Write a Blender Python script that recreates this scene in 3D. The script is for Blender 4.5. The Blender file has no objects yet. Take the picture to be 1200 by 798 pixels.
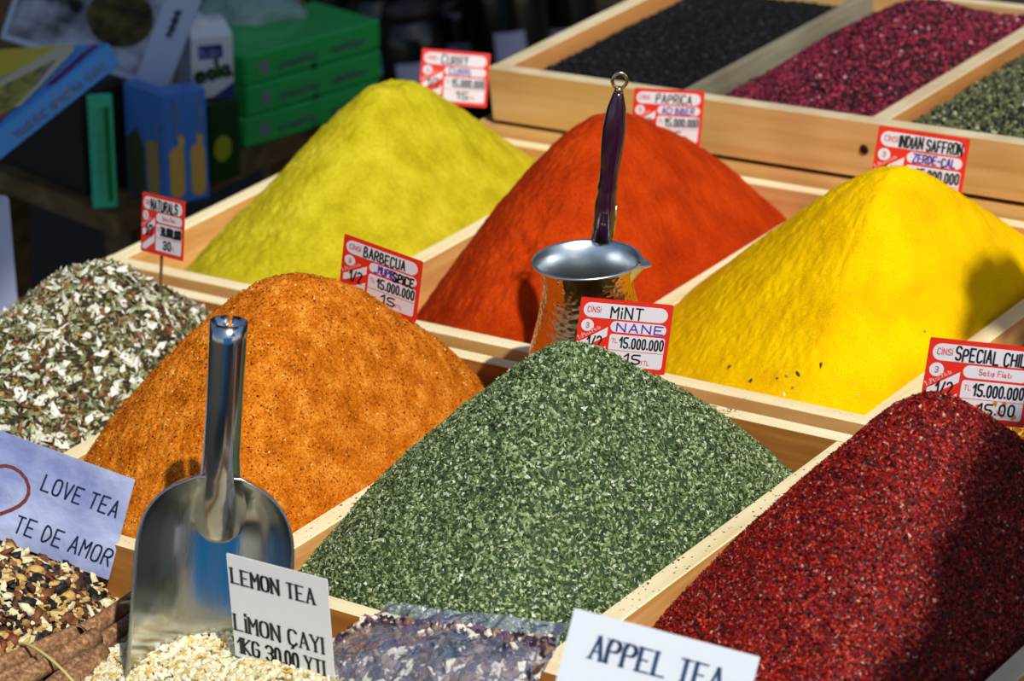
import bpy, math, random
import numpy as np
from mathutils import Matrix, Vector

# ------------------------------------------------------------------ camera
# Rim of the trays is z = 0, X runs along the rows, Y goes back through the rows.
CAM = np.array([0.0, 0.0, 0.9])
def _rot(yaw, pitch, roll):
    f = np.array([-math.sin(yaw)*math.cos(pitch), math.cos(yaw)*math.cos(pitch), -math.sin(pitch)])
    rt = np.array([math.cos(yaw), math.sin(yaw), 0.0]); dn = np.cross(f, rt)
    c, s = math.cos(roll), math.sin(roll)
    return np.array([c*rt+s*dn, -s*rt+c*dn, f])
MC = _rot(math.radians(40.21694554), math.radians(22.97703977), math.radians(6.24864359))
FPX = 3425.98
cd = bpy.data.cameras.new('camera'); cam = bpy.data.objects.new('camera', cd)
bpy.context.scene.collection.objects.link(cam)
cam.matrix_world = Matrix([[MC[0][i], -MC[1][i], -MC[2][i], CAM[i]] for i in range(3)] + [[0, 0, 0, 1]])
cd.sensor_width = 36; cd.lens = 36*FPX/1200
cd.clip_start = 0.05; cd.clip_end = 60
cd.dof.use_dof = True; cd.dof.focus_distance = 2.0; cd.dof.aperture_fstop = 9.0
bpy.context.scene.camera = cam

# ------------------------------------------------------------------ light
sc = bpy.context.scene
sc.view_settings.view_transform = 'Standard'; sc.view_settings.look = 'None'
sc.view_settings.gamma = 1; sc.view_settings.exposure = 0.0
SUN_AZ, SUN_EL = math.radians(-27), math.radians(46)
SUN = np.array([math.cos(SUN_AZ)*math.cos(SUN_EL), math.sin(SUN_AZ)*math.cos(SUN_EL), math.sin(SUN_EL)])
w = bpy.data.worlds.new('sky'); sc.world = w; w.use_nodes = True
nt = w.node_tree; nt.nodes.clear()
out = nt.nodes.new('ShaderNodeOutputWorld'); bg = nt.nodes.new('ShaderNodeBackground')
sky = nt.nodes.new('ShaderNodeTexSky'); sky.sky_type = 'NISHITA'; sky.sun_disc = False
sky.sun_elevation = SUN_EL; sky.sun_rotation = math.pi/2 - SUN_AZ
nt.links.new(sky.outputs[0], bg.inputs[0]); nt.links.new(bg.outputs[0], out.inputs[0])
bg.inputs[1].default_value = 0.11
sl = bpy.data.lights.new('sun', 'SUN'); sl.energy = 4.3; sl.angle = math.radians(1.0); sl.color = (1, .965, .89)
so = bpy.data.objects.new('sun', sl); sc.collection.objects.link(so)
so.rotation_euler = Vector(SUN).to_track_quat('Z', 'Y').to_euler(); so.location = (1, 1, 3)

# ------------------------------------------------------------------ helpers
C = sc.collection
rng = np.random.default_rng(7); random.seed(7)
def ray(x, y): return np.array([(x-600)/FPX, (y-399)/FPX, 1.0]) @ MC
def at(x, y, X=None, Y=None, z=None, D=None):
    """point of the place seen at x, y of the photograph, on the plane X, Y or z = const or at depth D"""
    d = ray(x, y)
    if D is not None: t = D
    elif Y is not None: t = (Y-CAM[1])/d[1]
    elif X is not None: t = (X-CAM[0])/d[0]
    else: t = (z-CAM[2])/d[2]
    return CAM + d*t
def lin(h):
    h = h.lstrip('#'); v = [int(h[i:i+2], 16)/255 for i in (0, 2, 4)]
    return tuple(c/12.92 if c <= .04045 else ((c+.055)/1.055)**2.4 for c in v) + (1,)

def tag(o, label=None, cat=None, group=None, kind=None):
    if label: o['label'] = label
    if cat: o['category'] = cat
    if group: o['group'] = group
    if kind: o['kind'] = kind
    return o
def empty(name, loc=(0, 0, 0), mat=None):
    o = bpy.data.objects.new(name, None); C.objects.link(o); o.empty_display_size = .02
    if mat is not None: o.matrix_world = mat
    else: o.location = loc
    return o

class MB:
    def __init__(s): s.v = []; s.f = []; s.m = []; s.n = 0
    def add(s, V, F, mi=0):
        V = np.asarray(V, float).reshape(-1, 3); s.v.append(V)
        for f in F: s.f.append([i+s.n for i in f]); s.m.append(mi)
        s.n += len(V); return s
    def box(s, x0, x1, y0, y1, z0, z1, bev=0.0, mi=0, top=None):
        if bev <= 0:
            V = [(x, y, z) for z in (z0, z1) for y in (y0, y1) for x in (x0, x1)]
            F = [(0, 2, 3, 1), (4, 5, 7, 6), (0, 1, 5, 4), (2, 6, 7, 3), (0, 4, 6, 2), (1, 3, 7, 5)]
            for k, f in enumerate(F): 
                s.f.append([i+s.n for i in f]); s.m.append(top if (k == 1 and top is not None) else mi)
            s.v.append(np.array(V, float)); s.n += 8
            return s
        b = bev; rings = []
        for z, i in ((z0, b), (z0+b, 0), (z1-b, 0), (z1, b)):
            rings += [[(x0+i+(b if i == 0 else 0), y0+i, z), (x1-i-(b if i == 0 else 0), y0+i, z), (x1-i, y0+i+(b if i == 0 else 0), z), (x1-i, y1-i-(b if i == 0 else 0), z),
                       (x1-i-(b if i == 0 else 0), y1-i, z), (x0+i+(b if i == 0 else 0), y1-i, z), (x0+i, y1-i-(b if i == 0 else 0), z), (x0+i, y0+i+(b if i == 0 else 0), z)]]
        V = [p for r in rings for p in r]; F = []; M_ = []
        for r in range(3):
            for k in range(8):
                F.append((r*8+k, r*8+(k+1) % 8, (r+1)*8+(k+1) % 8, (r+1)*8+k)); M_.append(top if (r == 2 and top is not None) else mi)
        F.append(tuple(range(7, -1, -1))); M_.append(mi); F.append(tuple(range(24, 32))); M_.append(top if top is not None else mi)
        for f, m in zip(F, M_): s.f.append([i+s.n for i in f]); s.m.append(m)
        s.v.append(np.array(V, float)); s.n += 32
        return s
    def tube(s, pts, rad, k=12, mi=0, caps=True):
        pts = [np.asarray(p, float) for p in pts]; n = len(pts)
        rad = [rad]*n if np.isscalar(rad) else rad
        V = []; up = None
        for i, p in enumerate(pts):
            t = pts[min(i+1, n-1)]-pts[max(i-1, 0)]; t = t/(np.linalg.norm(t)+1e-12)
            if up is None: up = np.array([0, 0, 1.]) if abs(t[2]) < .9 else np.array([1., 0, 0])
            a = np.cross(t, up); a /= np.linalg.norm(a); b = np.cross(a, t); up = b
            for j in range(k):
                an = 2*math.pi*j/k; V.append(p+rad[i]*(math.cos(an)*a+math.sin(an)*b))
        F = [(i*k+j, i*k+(j+1) % k, (i+1)*k+(j+1) % k, (i+1)*k+j) for i in range(n-1) for j in range(k)]
        if caps: F += [tuple(range(k-1, -1, -1)), tuple((n-1)*k+j for j in range(k))]
        return s.add(V, F, mi)
    def lathe(s, prof, k=32, mi=0, c=(0, 0, 0)):
        V = [(c[0]+r*math.cos(2*math.pi*j/k), c[1]+r*math.sin(2*math.pi*j/k), c[2]+z) for r, z in prof for j in range(k)]
        F = [(i*k+j, i*k+(j+1) % k, (i+1)*k+(j+1) % k, (i+1)*k+j) for i in range(len(prof)-1) for j in range(k)]
        return s.add(V, F, mi)
    def poly(s, P, y=0.0, mi=0):
        return s.add([(p[0], y, p[1]) for p in P], [tuple(range(len(P)))], mi)
    def build(s, name, mats, parent=None, smooth=False, mods=()):
        me = bpy.data.meshes.new(name)
        me.from_pydata(np.concatenate(s.v).tolist(), [], s.f); 
        for m in (mats if isinstance(mats, (list, tuple)) else [mats]): me.materials.append(m)
        me.polygons.foreach_set('material_index', s.m)
        if smooth: me.polygons.foreach_set('use_smooth', [True]*len(me.polygons))
        me.update()
        o = bpy.data.objects.new(name, me); C.objects.link(o)
        if parent: o.parent = parent
        return o

def fastmesh(name, V, F, mat, parent=None, attr=None, smooth=True):
    """V (n,3), F (m,k) arrays"""
    V = np.asarray(V, np.float32); F = np.asarray(F, np.int32); k = F.shape[1]
    me = bpy.data.meshes.new(name); me.vertices.add(len(V)); me.vertices.foreach_set('co', V.ravel())
    me.loops.add(F.size); me.loops.foreach_set('vertex_index', F.ravel())
    me.polygons.add(len(F)); me.polygons.foreach_set('loop_start', np.arange(0, F.size, k, dtype=np.int32))
    try: me.polygons.foreach_set('loop_total', np.full(len(F), k, dtype=np.int32))
    except Exception: pass
    me.polygons.foreach_set('use_smooth', np.full(len(F), smooth))
    if attr is not None:
        a = me.attributes.new('rnd', 'FLOAT', 'POINT'); a.data.foreach_set('value', np.asarray(attr, np.float32))
    me.materials.append(mat); me.update(calc_edges=True)
    o = bpy.data.objects.new(name, me); C.objects.link(o)
    if parent: o.parent = parent
    return o

# value noise
def vnoise(x, y, seed=0):
    xi = np.floor(x).astype(np.int64); yi = np.floor(y).astype(np.int64); fx = x-xi; fy = y-yi
    fx = fx*fx*(3-2*fx); fy = fy*fy*(3-2*fy)
    def h(a, b):
        n = (a*374761393+b*668265263+seed*982451653) & 0x7fffffff
        n = ((n ^ (n >> 13))*1274126177) & 0x7fffffff
        return ((n ^ (n >> 16)) & 0xffff)/65535.0
    return (h(xi, yi)*(1-fx)+h(xi+1, yi)*fx)*(1-fy)+(h(xi, yi+1)*(1-fx)+h(xi+1, yi+1)*fx)*fy
def fbm(x, y, sc_, octv=4, seed=0, gain=.5):
    t = 0; a = 1; s = 0
    for o in range(octv):
        t = t+a*(vnoise(x*sc_, y*sc_, seed+o*17)-.5); s += a; a *= gain; sc_ *= 2.03
    return t/s

# ------------------------------------------------------------------ materials
def newmat(name):
    m = bpy.data.materials.new(name); m.use_nodes = True; n = m.node_tree; b = n.nodes['Principled BSDF']
    return m, n, b
def plain(name, col, rough=.6, metal=0., spec=.5, emit=None, trans=0.0):
    m, n, b = newmat(name)
    b.inputs['Base Color'].default_value = lin(col) if isinstance(col, str) else col
    b.inputs['Roughness'].default_value = rough; b.inputs['Metallic'].default_value = metal
    b.inputs['Specular IOR Level'].default_value = spec
    if trans > 0:
        t = n.nodes.new('ShaderNodeBsdfTranslucent'); t.inputs[0].default_value = b.inputs['Base Color'].default_value
        mx = n.nodes.new('ShaderNodeMixShader'); mx.inputs[0].default_value = trans
        n.links.new(b.outputs[0], mx.inputs[1]); n.links.new(t.outputs[0], mx.inputs[2])
        n.links.new(mx.outputs[0], n.nodes['Material Output'].inputs[0])
    return m
def ramp(n, cols, inp, interp='LINEAR'):
    r = n.nodes.new('ShaderNodeValToRGB'); r.color_ramp.interpolation = interp
    e = r.color_ramp.elements
    while len(e) < len(cols): e.new(.5)
    for i, (p, c) in enumerate(cols): e[i].position = p
    for i, (p, c) in enumerate(cols): e[i].color = lin(c)
    n.links.new(inp, r.inputs[0]); return r
def wood(name, c1, c2, grain=(3, 60, 60), rough=.55, c3=None, dirt=0.0):
    m, n, b = newmat(name); L = n.links
    tc = n.nodes.new('ShaderNodeTexCoord'); mp = n.nodes.new('ShaderNodeMapping'); L.new(tc.outputs['Object'], mp.inputs[0])
    mp.inputs['Scale'].default_value = grain
    nz = n.nodes.new('ShaderNodeTexNoise'); nz.inputs['Scale'].default_value = 1.5; nz.inputs['Detail'].default_value = 6; nz.inputs['Distortion'].default_value = .4
    L.new(mp.outputs[0], nz.inputs[0])
    r = ramp(n, [(.3, c1), (.7, c2)], nz.outputs[0])
    n2 = n.nodes.new('ShaderNodeTexNoise'); n2.inputs['Scale'].default_value = 9; n2.inputs['Detail'].default_value = 3; L.new(tc.outputs['Object'], n2.inputs[0])
    mx = n.nodes.new('ShaderNodeMix'); mx.data_type = 'RGBA'; mx.blend_type = 'MULTIPLY'; mx.inputs[0].default_value = .5
    r2 = ramp(n, [(.3, '#d8c8b0'), (.65, '#ffffff')], n2.outputs[0])
    L.new(r.outputs[0], mx.inputs[6]); L.new(r2.outputs[0], mx.inputs[7])
    col = mx.outputs[2]
    if dirt > 0:
        n3 = n.nodes.new('ShaderNodeTexVoronoi'); n3.inputs['Scale'].default_value = 190; L.new(tc.outputs['Object'], n3.inputs[0])
        mt = n.nodes.new('ShaderNodeMath'); mt.operation = 'LESS_THAN'; mt.inputs[1].default_value = .12; L.new(n3.outputs['Distance'], mt.inputs[0])
        n4 = n.nodes.new('ShaderNodeTexNoise'); n4.inputs['Scale'].default_value = 14; L.new(tc.outputs['Object'], n4.inputs[0])
        m4 = n.nodes.new('ShaderNodeMath'); m4.operation = 'GREATER_THAN'; m4.inputs[1].default_value = .52; L.new(n4.outputs[0], m4.inputs[0])
        m5 = n.nodes.new('ShaderNodeMath'); m5.operation = 'MULTIPLY'; L.new(mt.outputs[0], m5.inputs[0]); L.new(m4.outputs[0], m5.inputs[1])
        m6 = n.nodes.new('ShaderNodeMath'); m6.operation = 'MULTIPLY'; L.new(m5.outputs[0], m6.inputs[0]); m6.inputs[1].default_value = dirt
        x2 = n.nodes.new('ShaderNodeMix'); x2.data_type = 'RGBA'; L.new(m6.outputs[0], x2.inputs[0]); L.new(col, x2.inputs[6]); x2.inputs[7].default_value = lin('#4a3418')
        col = x2.outputs[2]
    L.new(col, b.inputs['Base Color']); b.inputs['Roughness'].default_value = rough
    bp = n.nodes.new('ShaderNodeBump'); bp.inputs['Strength'].default_value = .15; bp.inputs['Distance'].default_value = .001
    L.new(nz.outputs[0], bp.inputs['Height']); L.new(bp.outputs[0], b.inputs['Normal'])
    return m
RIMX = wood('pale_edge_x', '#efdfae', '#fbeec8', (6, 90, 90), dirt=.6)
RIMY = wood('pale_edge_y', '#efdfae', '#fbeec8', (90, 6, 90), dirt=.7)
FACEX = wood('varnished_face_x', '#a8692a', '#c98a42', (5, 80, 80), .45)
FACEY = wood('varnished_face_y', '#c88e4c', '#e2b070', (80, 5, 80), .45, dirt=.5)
UPX = wood('beech_front', '#dca860', '#f0c684', (4, 60, 60), .4)
UPRIM = wood('greyer_rim', '#c9b892', '#ddcfae', (20, 20, 60), .6)  # rim of the raised tray, greyer than the other rims
UPY = wood('beech_side', '#a8703a', '#c48a4e', (60, 5, 60), .5)
DARKW = wood('old_shelf_wood', '#4a3a22', '#8a6d40', (20, 20, 30), .7)

def powder(name, cols, fine=900, bump=.5, coarse=60, rough=1.0, stain=None):
    m, n, b = newmat(name); L = n.links
    tc = n.nodes.new('ShaderNodeTexCoord')
    a = n.nodes.new('ShaderNodeTexNoise'); a.inputs['Scale'].default_value = fine; a.inputs['Detail'].default_value = 3; a.inputs['Roughness'].default_value = .7
    c = n.nodes.new('ShaderNodeTexNoise'); c.inputs['Scale'].default_value = coarse; c.inputs['Detail'].default_value = 5
    L.new(tc.outputs['Object'], a.inputs[0]); L.new(tc.outputs['Object'], c.inputs[0])
    ad = n.nodes.new('ShaderNodeMath'); ad.operation = 'MULTIPLY_ADD'; ad.inputs[1].default_value = .55
    L.new(a.outputs[0], ad.inputs[0])
    m2 = n.nodes.new('ShaderNodeMath'); m2.operation = 'MULTIPLY'; m2.inputs[1].default_value = .45; L.new(c.outputs[0], m2.inputs[0]); L.new(m2.outputs[0], ad.inputs[2])
    r = ramp(n, list(zip((.32, .5, .68), cols)), ad.outputs[0])
    L.new(r.outputs[0], b.inputs['Base Color'])
    b.inputs['Roughness'].default_value = rough; b.inputs['Specular IOR Level'].default_value = .05
    b1 = n.nodes.new('ShaderNodeBump'); b1.inputs['Strength'].default_value = bump; b1.inputs['Distance'].default_value = .0012
    L.new(a.outputs[0], b1.inputs['Height']); L.new(b1.outputs[0], b.inputs['Normal'])
    return m
def grainmat(name, cols, rough=.7, spec=.3, trans=0):
    m, n, b = newmat(name); L = n.links
    at_ = n.nodes.new('ShaderNodeAttribute'); at_.attribute_name = 'rnd'
    r = ramp(n, cols, at_.outputs['Fac'], 'CONSTANT')
    tc = n.nodes.new('ShaderNodeTexCoord'); nz = n.nodes.new('ShaderNodeTexNoise'); nz.inputs['Scale'].default_value = 500; L.new(tc.outputs['Object'], nz.inputs[0])
    r2 = ramp(n, [(.3, '#b8b8b8'), (.7, '#ffffff')], nz.outputs[0])
    mx = n.nodes.new('ShaderNodeMix'); mx.data_type = 'RGBA'; mx.blend_type = 'MULTIPLY'; mx.inputs[0].default_value = .7
    L.new(r.outputs[0], mx.inputs[6]); L.new(r2.outputs[0], mx.inputs[7]); L.new(mx.outputs[2], b.inputs['Base Color'])
    b.inputs['Roughness'].default_value = rough; b.inputs['Specular IOR Level'].default_value = spec
    return m

PAPER = plain('card_white', '#eef2f6', .35, trans=.35)
REDC = plain('card_red', '#e0301c', .35, trans=.2)
INK = plain('black_ink', '#0d0d12', .5); PURP = plain('purple_ink', '#5a2a9a', .5); REDINK = plain('red_print', '#d2504a', .5)
PINKP = plain('pale_red_print', '#f4b0a4', .5)

# ------------------------------------------------------------------ structure far and under
def noisy(name, c1, c2, s=6, rough=.8, bump=.2):
    m, n, b = newmat(name); tc = n.nodes.new('ShaderNodeTexCoord'); nz = n.nodes.new('ShaderNodeTexNoise')
    nz.inputs['Scale'].default_value = s; nz.inputs['Detail'].default_value = 6; n.links.new(tc.outputs['Object'], nz.inputs[0])
    r = ramp(n, [(.35, c1), (.65, c2)], nz.outputs[0]); n.links.new(r.outputs[0], b.inputs['Base Color']); b.inputs['Roughness'].default_value = rough
    bp = n.nodes.new('ShaderNodeBump'); bp.inputs['Strength'].default_value = bump; bp.inputs['Distance'].default_value = .01; n.links.new(nz.outputs[0], bp.inputs['Height']); n.links.new(bp.outputs[0], b.inputs['Normal'])
    return m
tag(MB().box(-9, 5, -3, 9, -.9, -.8).build('floor', noisy('dark_pavement', '#17140f', '#2a251d', 5)), kind='structure')
tag(MB().box(-9, 5, 6.0, 6.1, -.8, 2.2).build('wall_back', noisy('dark_wall', '#0e0c0a', '#1c1712', 3)), kind='structure')
tag(MB().box(-6.1, -6.0, -1, 6.0, -.8, 2.2).build('wall_left', noisy('dark_wall_side', '#0e0c0a', '#1c1712', 3)), kind='structure')

# unseen canvas sheets, added overhead to shade the back goods and the right side
def blocker(name, foot, zt, label, col, posts):
    t = zt/SUN[2]
    P = [(x+SUN[0]*t, y+SUN[1]*t) for x, y in foot]
    r = empty(name, (P[0][0], P[0][1], -.8)); tag(r, label, 'blocker')
    n = len(P); V = [(x, y, zt) for x, y in P]+[(x, y, zt+.012) for x, y in P]
    F = [tuple(range(n-1, -1, -1)), tuple(range(n, 2*n))]+[(i, (i+1) % n, n+(i+1) % n, n+i) for i in range(n)]
    o = MB().add(V, F).build('canvas', plain(name+'_canvas', col, .9)); 
    o.parent = r; o.matrix_parent_inverse = Matrix.Translation(-r.location)
    for (x, y) in posts:
        p = MB().tube([(x, y, -.8), (x, y, zt)], .02, 10).build('post', plain('blocker_post', '#8a8a86', .4, .8)); p.parent = r; p.matrix_parent_inverse = Matrix.Translation(-r.location)
    return r
blocker('back_blocker', [(-1.90, 1.2), (-1.90, 2.10), (-1.75, 2.42), (-.9, 2.44), (-.9, 4.4), (-5.6, 4.4), (-5.6, 1.2)], 2.9,
       'dark canvas awning added to shade the goods at the back', '#3a3026', [(-3.2, 4.3), (1.3, 4.3)])
blocker('side_blocker', [(-.832, .75), (-.832, 1.22), (-.828, 1.26), (-.842, 1.30), (-.846, 1.345), (-.885, 1.395), (-.893, 1.43), (-.917, 1.47), (-.935, 1.53), (-.915, 1.59), (-.86, 1.63), (.4, 1.63), (.4, .75)], 1.05,
       'grey canvas awning added to shade the right side', '#6a6a66', [(1.1, .48), (1.1, 1.25)])
# blue tarpaulin sheets added behind the camera, unseen, to put blue into the steel
tp = empty('blue_reflector', (1.5, -1.7, -.8)); tag(tp, 'blue tarpaulin sheet added behind the viewer for the steel to mirror', 'reflector')
tp.rotation_euler = (0, 0, math.radians(40.2))
TM = plain('reflector_blue', '#10b4dc', .6, trans=.75); PM_ = plain('reflector_pole', '#c8ccd0', .4, .6)
for k_ in range(3):
    MB().box(-1.9+k_*1.35, -.65+k_*1.35, 0, .006, .05, 2.5).build('blue_sheet', TM, tp)
for k_ in range(4): MB().box(-1.97+k_*1.35, -1.93+k_*1.35, -.02, .02, 0, 2.6).build('pole', PM_, tp)
# unseen pepper bunch, added to throw the ragged shadow on the golden powder
hb = np.array([-1.058, 1.858, 0.030])+SUN*1.0
pb_ = empty('added_pepper_bunch', tuple(hb)); tag(pb_, 'unseen bunch of dried peppers added to throw a ragged shadow', 'peppers')
PEP = plain('dried_pepper_red', '#6a1410', .5); rs_ = random.Random(5)
for i in range(22):
    a = i*2.4; q = np.array([.026*math.cos(a)*(1+.3*(i % 3)), .034*math.sin(a)*(1+.4*(i % 2)), -.012*(i % 5)])
    d = q*np.array([1, 1, .3])*1.1+np.array([0, 0, -.04])
    MB().tube([q*.3, q*.3+d*.25, q*.3+d*.6, q*.3+d*.9, q*.3+d*1.25], [.002, .010, .012, .009, .002], 10).build('pepper', PEP, pb_, True)
MB().tube([(0, 0, 0), (0, 0, .6)], .0015, 6).build('string', plain('string', '#b0a080', .8), pb_)

# ------------------------------------------------------------------ trays
T = .017
XG = [-1.820, -1.564, -1.312, -1.048, -0.790]
def tray(name, label, xl, xr, y0, y1, zt, h, divs, fx=None, fy=None, rx=None, ry=None, th=T, yb=None):
    fx = fx or FACEX; fy = fy or FACEY; rx = rx or RIMX; ry = ry or RIMY
    yb = yb or y1-.012
    r = empty(name, (xl, y0, zt-h)); tag(r, label, 'tray', 'wooden spice trays')
    def P(nm, m, mats):
        o = m.build(nm, mats, r); o.matrix_parent_inverse = Matrix.Translation(-r.location); return o
    e = .0004
    P('front_board', MB().box(xl, xr, y0, y0+.013, zt-h, zt, .0008, 0, 1), [fx, rx])
    P('back_board', MB().box(xl, xr, yb, y1, zt-h, zt, .0008, 0, 1), [fx, rx])
    for x in (xl, xr-th): P('side_board', MB().box(x, x+th, y0+.013+e, yb-e, zt-h, zt-.0006, .0008, 0, 1), [fy, ry])
    for x in divs:
        x, t_, m_ = x if isinstance(x, tuple) else (x, th, [fy, ry])
        P('divider', MB().box(x, x+t_, y0+.013+e, yb-e, zt-h+.006, zt-.0006, .0008, 0, 1), m_)
    P('bottom_panel', MB().box(xl+th+e, xr-th-e, y0+.014, yb-.001, zt-h, zt-h+.005), [fx])
    return r
FZ = -.004
tray_front = tray('spice_tray', 'pale wooden tray in the front row holding herb mix, barbecue spice, mint and chili', XG[0], XG[4]+T, 1.221, 1.597, FZ, .072, XG[1:4])
tray_mid = tray('spice_tray', 'pale wooden tray in the middle row holding curry, paprika and saffron', XG[0], XG[4]+T, 1.609, 2.003, 0, .072, XG[1:4], UPX)
GREYW = wood('grey_board', '#6c6858', '#8c8872', (60, 5, 60), .8)  # grey wood of the divider between black seeds and berries
UX = [-1.690, -1.477, -1.279, -1.075, -.87]
tray_up = tray('spice_tray', 'raised beech tray at the back holding black seeds, red berries and peppercorns', UX[0], UX[4]+T, 2.006, 2.345, .067, .052, [(UX[1], .009, [GREYW, GREYW]), UX[2], UX[3]], UPX, UPY, UPRIM, UPRIM)
def in_root(o, r): o.parent = r; o.matrix_parent_inverse = r.matrix_world.inverted() if r.matrix_world != Matrix() else Matrix.Translation(-r.location)
# screw in the raised front board
p = at(1013, 175, Y=2.006)
m = MB(); m.lathe([(0, .0), (.0035, .0), (.0045, .0012), (.0035, .002), (.0015, .0012), (0, .0012)], 16)
scr = m.build('screw', plain('dark_screw', '#33261c', .4, .8)); scr.parent = tray_up; scr.location = Vector(p)-tray_up.location; scr.rotation_euler = (math.pi/2, 0, 0); scr.location.y += .0005
# crate that carries the raised tray, and the table under everything
cr = empty('support_crate', (UX[0]-.02, 2.0085, -.8))
def CP(nm, m): o = m.build(nm, UPX, cr); o.matrix_parent_inverse = Matrix.Translation(-cr.location)
CP('front_panel', MB().box(UX[0]-.02, UX[4]+.04, 2.0085, 2.0115, -.8, .0105)); CP('back_panel', MB().box(UX[0]-.02, UX[4]+.04, 2.337, 2.34, -.8, .0105))
for x in (UX[0]-.02, UX[4]+.037): CP('side_panel', MB().box(x, x+.003, 2.0118, 2.3367, -.8, .0105))
CP('inner_shelf', MB().box(UX[0]-.0165, UX[4]+.0365, 2.012, 2.3365, -.04, -.036))
tag(cr, 'wooden crate the raised back tray stands on, seen below its dark gap', 'crate')
# tiny spacer blocks keep the tray off the crate
for x in (UX[0]+.05, UX[2], UX[4]-.05):
    b = MB().box(x, x+.04, 2.05, 2.3, -.0358, .0148).build('foot_block', UPRIM); b.parent = tray_up; b.matrix_parent_inverse = Matrix.Translation(-tray_up.location)
tb = empty('display_table', (-1.3, 1.4, -.8)); tag(tb, 'wooden display table beneath the rows of spice trays', 'table')
def TP(nm, m, mt): o = m.build(nm, mt, tb); o.matrix_parent_inverse = Matrix.Translation(-tb.location)
TP('table_top', MB().box(-1.84, -.74, 1.2195, 2.008, -.10, -.0768, .001), FACEX)
TP('front_shelf', MB().box(-1.75, -.70, .86, 1.218, -.125, -.105, .001), FACEX)
for x in (-1.80, -.79):
    for y in (.9, 1.96): TP('leg', MB().box(x, x+.04, y, y+.04, -.8, -.1255 if y < 1 else -.1005, .001), FACEX)

# ------------------------------------------------------------------ piles
def bin_(i, row):
    y = (1.2345, 1.5845) if row == 0 else (1.6225, 1.9905)
    return (XG[i]+T+.0003, XG[i+1]-.0003, y[0], y[1])
PQ = {
'curry': [0.5565, 0.615, 0.1072, -0.013, -0.0135, -0.0091, -0.0058, 2.2276, 0.2187, 1.0376],
'paprika': [0.5876, 0.5239, 0.1163, -0.0204, -0.0116, -0.0129, -0.0035, 2.0435, 0.3209, 0.9302],
'saffron': [0.7303, 0.4349, 0.1216, 0.0041, -0.0146, -0.011, -0.0151, 2.0, 0.20, 1.0037],
'barbecue': [0.6339, 0.4976, 0.1262, 0.004, -0.0179, -0.0075, -0.027, 2.5213, 0.3642, 0.8367],
'mint': [0.6232, 0.489, 0.1226, 0.000, -0.0194, -0.010, -0.0301, 2.8508, 0.1296, 0.8628],
'chili': [0.5815, 0.6411, 0.1148, -0.0120, -0.0113, -0.0074, 0.0, 2.4598, 0.1373, 0.9281],
'herb': [0.6529, 0.6186, 0.0825, -0.0107, -0.0154, -0.0111, -0.0277, 2.0227, 0.1647, 0.9925]}
def height(q, b, X, Y):
    ax = b[0]+(b[1]-b[0])*q[0]; ay = b[2]+(b[3]-b[2])*q[1]
    dx = X-ax; dy = Y-ay
    u = np.where(dx < 0, -dx/(ax-b[0]), dx/(b[1]-ax)); v = np.where(dy < 0, -dy/(ay-b[2]), dy/(b[3]-ay))
    p = q[7]; r = (u**p+v**p+1e-9)**(1/p)
    wu = u**2/(u**2+v**2+1e-9)
    ze = np.where(dx < 0, q[3], q[4])*wu+np.where(dy < 0, q[5], q[6])*(1-wu)
    k = q[8]; g = (np.sqrt(1+k*k)-np.sqrt(r*r+k*k))/(np.sqrt(1+k*k)-k)
    g = np.where(g > 0, np.abs(g)**q[9], g)
    return ze+(q[2]-ze)*g
def edge_fade(b, X, Y, d=.02):
    e = np.minimum(np.minimum(X-b[0], b[1]-X), np.minimum(Y-b[2], b[3]-Y)); return np.clip(e/d, 0, 1)
def sheet(name, b, hf, nx, ny, mat, zb, parent=None):
    X, Y = np.meshgrid(np.linspace(b[0], b[1], nx), np.linspace(b[2], b[3], ny)); Z = hf(X, Y)
    V = np.c_[X.ravel(), Y.ravel(), Z.ravel()]; i = np.arange(nx*ny).reshape(ny, nx)
    F = np.c_[i[:-1, :-1].ravel(), i[:-1, 1:].ravel(), i[1:, 1:].ravel(), i[1:, :-1].ravel()]
    ring = np.concatenate([i[0, :], i[1:, -1], i[-1, -2::-1], i[-2:0:-1, 0]]); n = len(V); k = len(ring)
    V = np.r_[V, np.c_[V[ring, :2], np.full(k, zb)]]
    j = np.arange(k); F = np.r_[F, np.c_[ring[(j+1) % k], ring[j], n+j, n+(j+1) % k]]
    return fastmesh(name, V, F, mat, parent)
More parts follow.
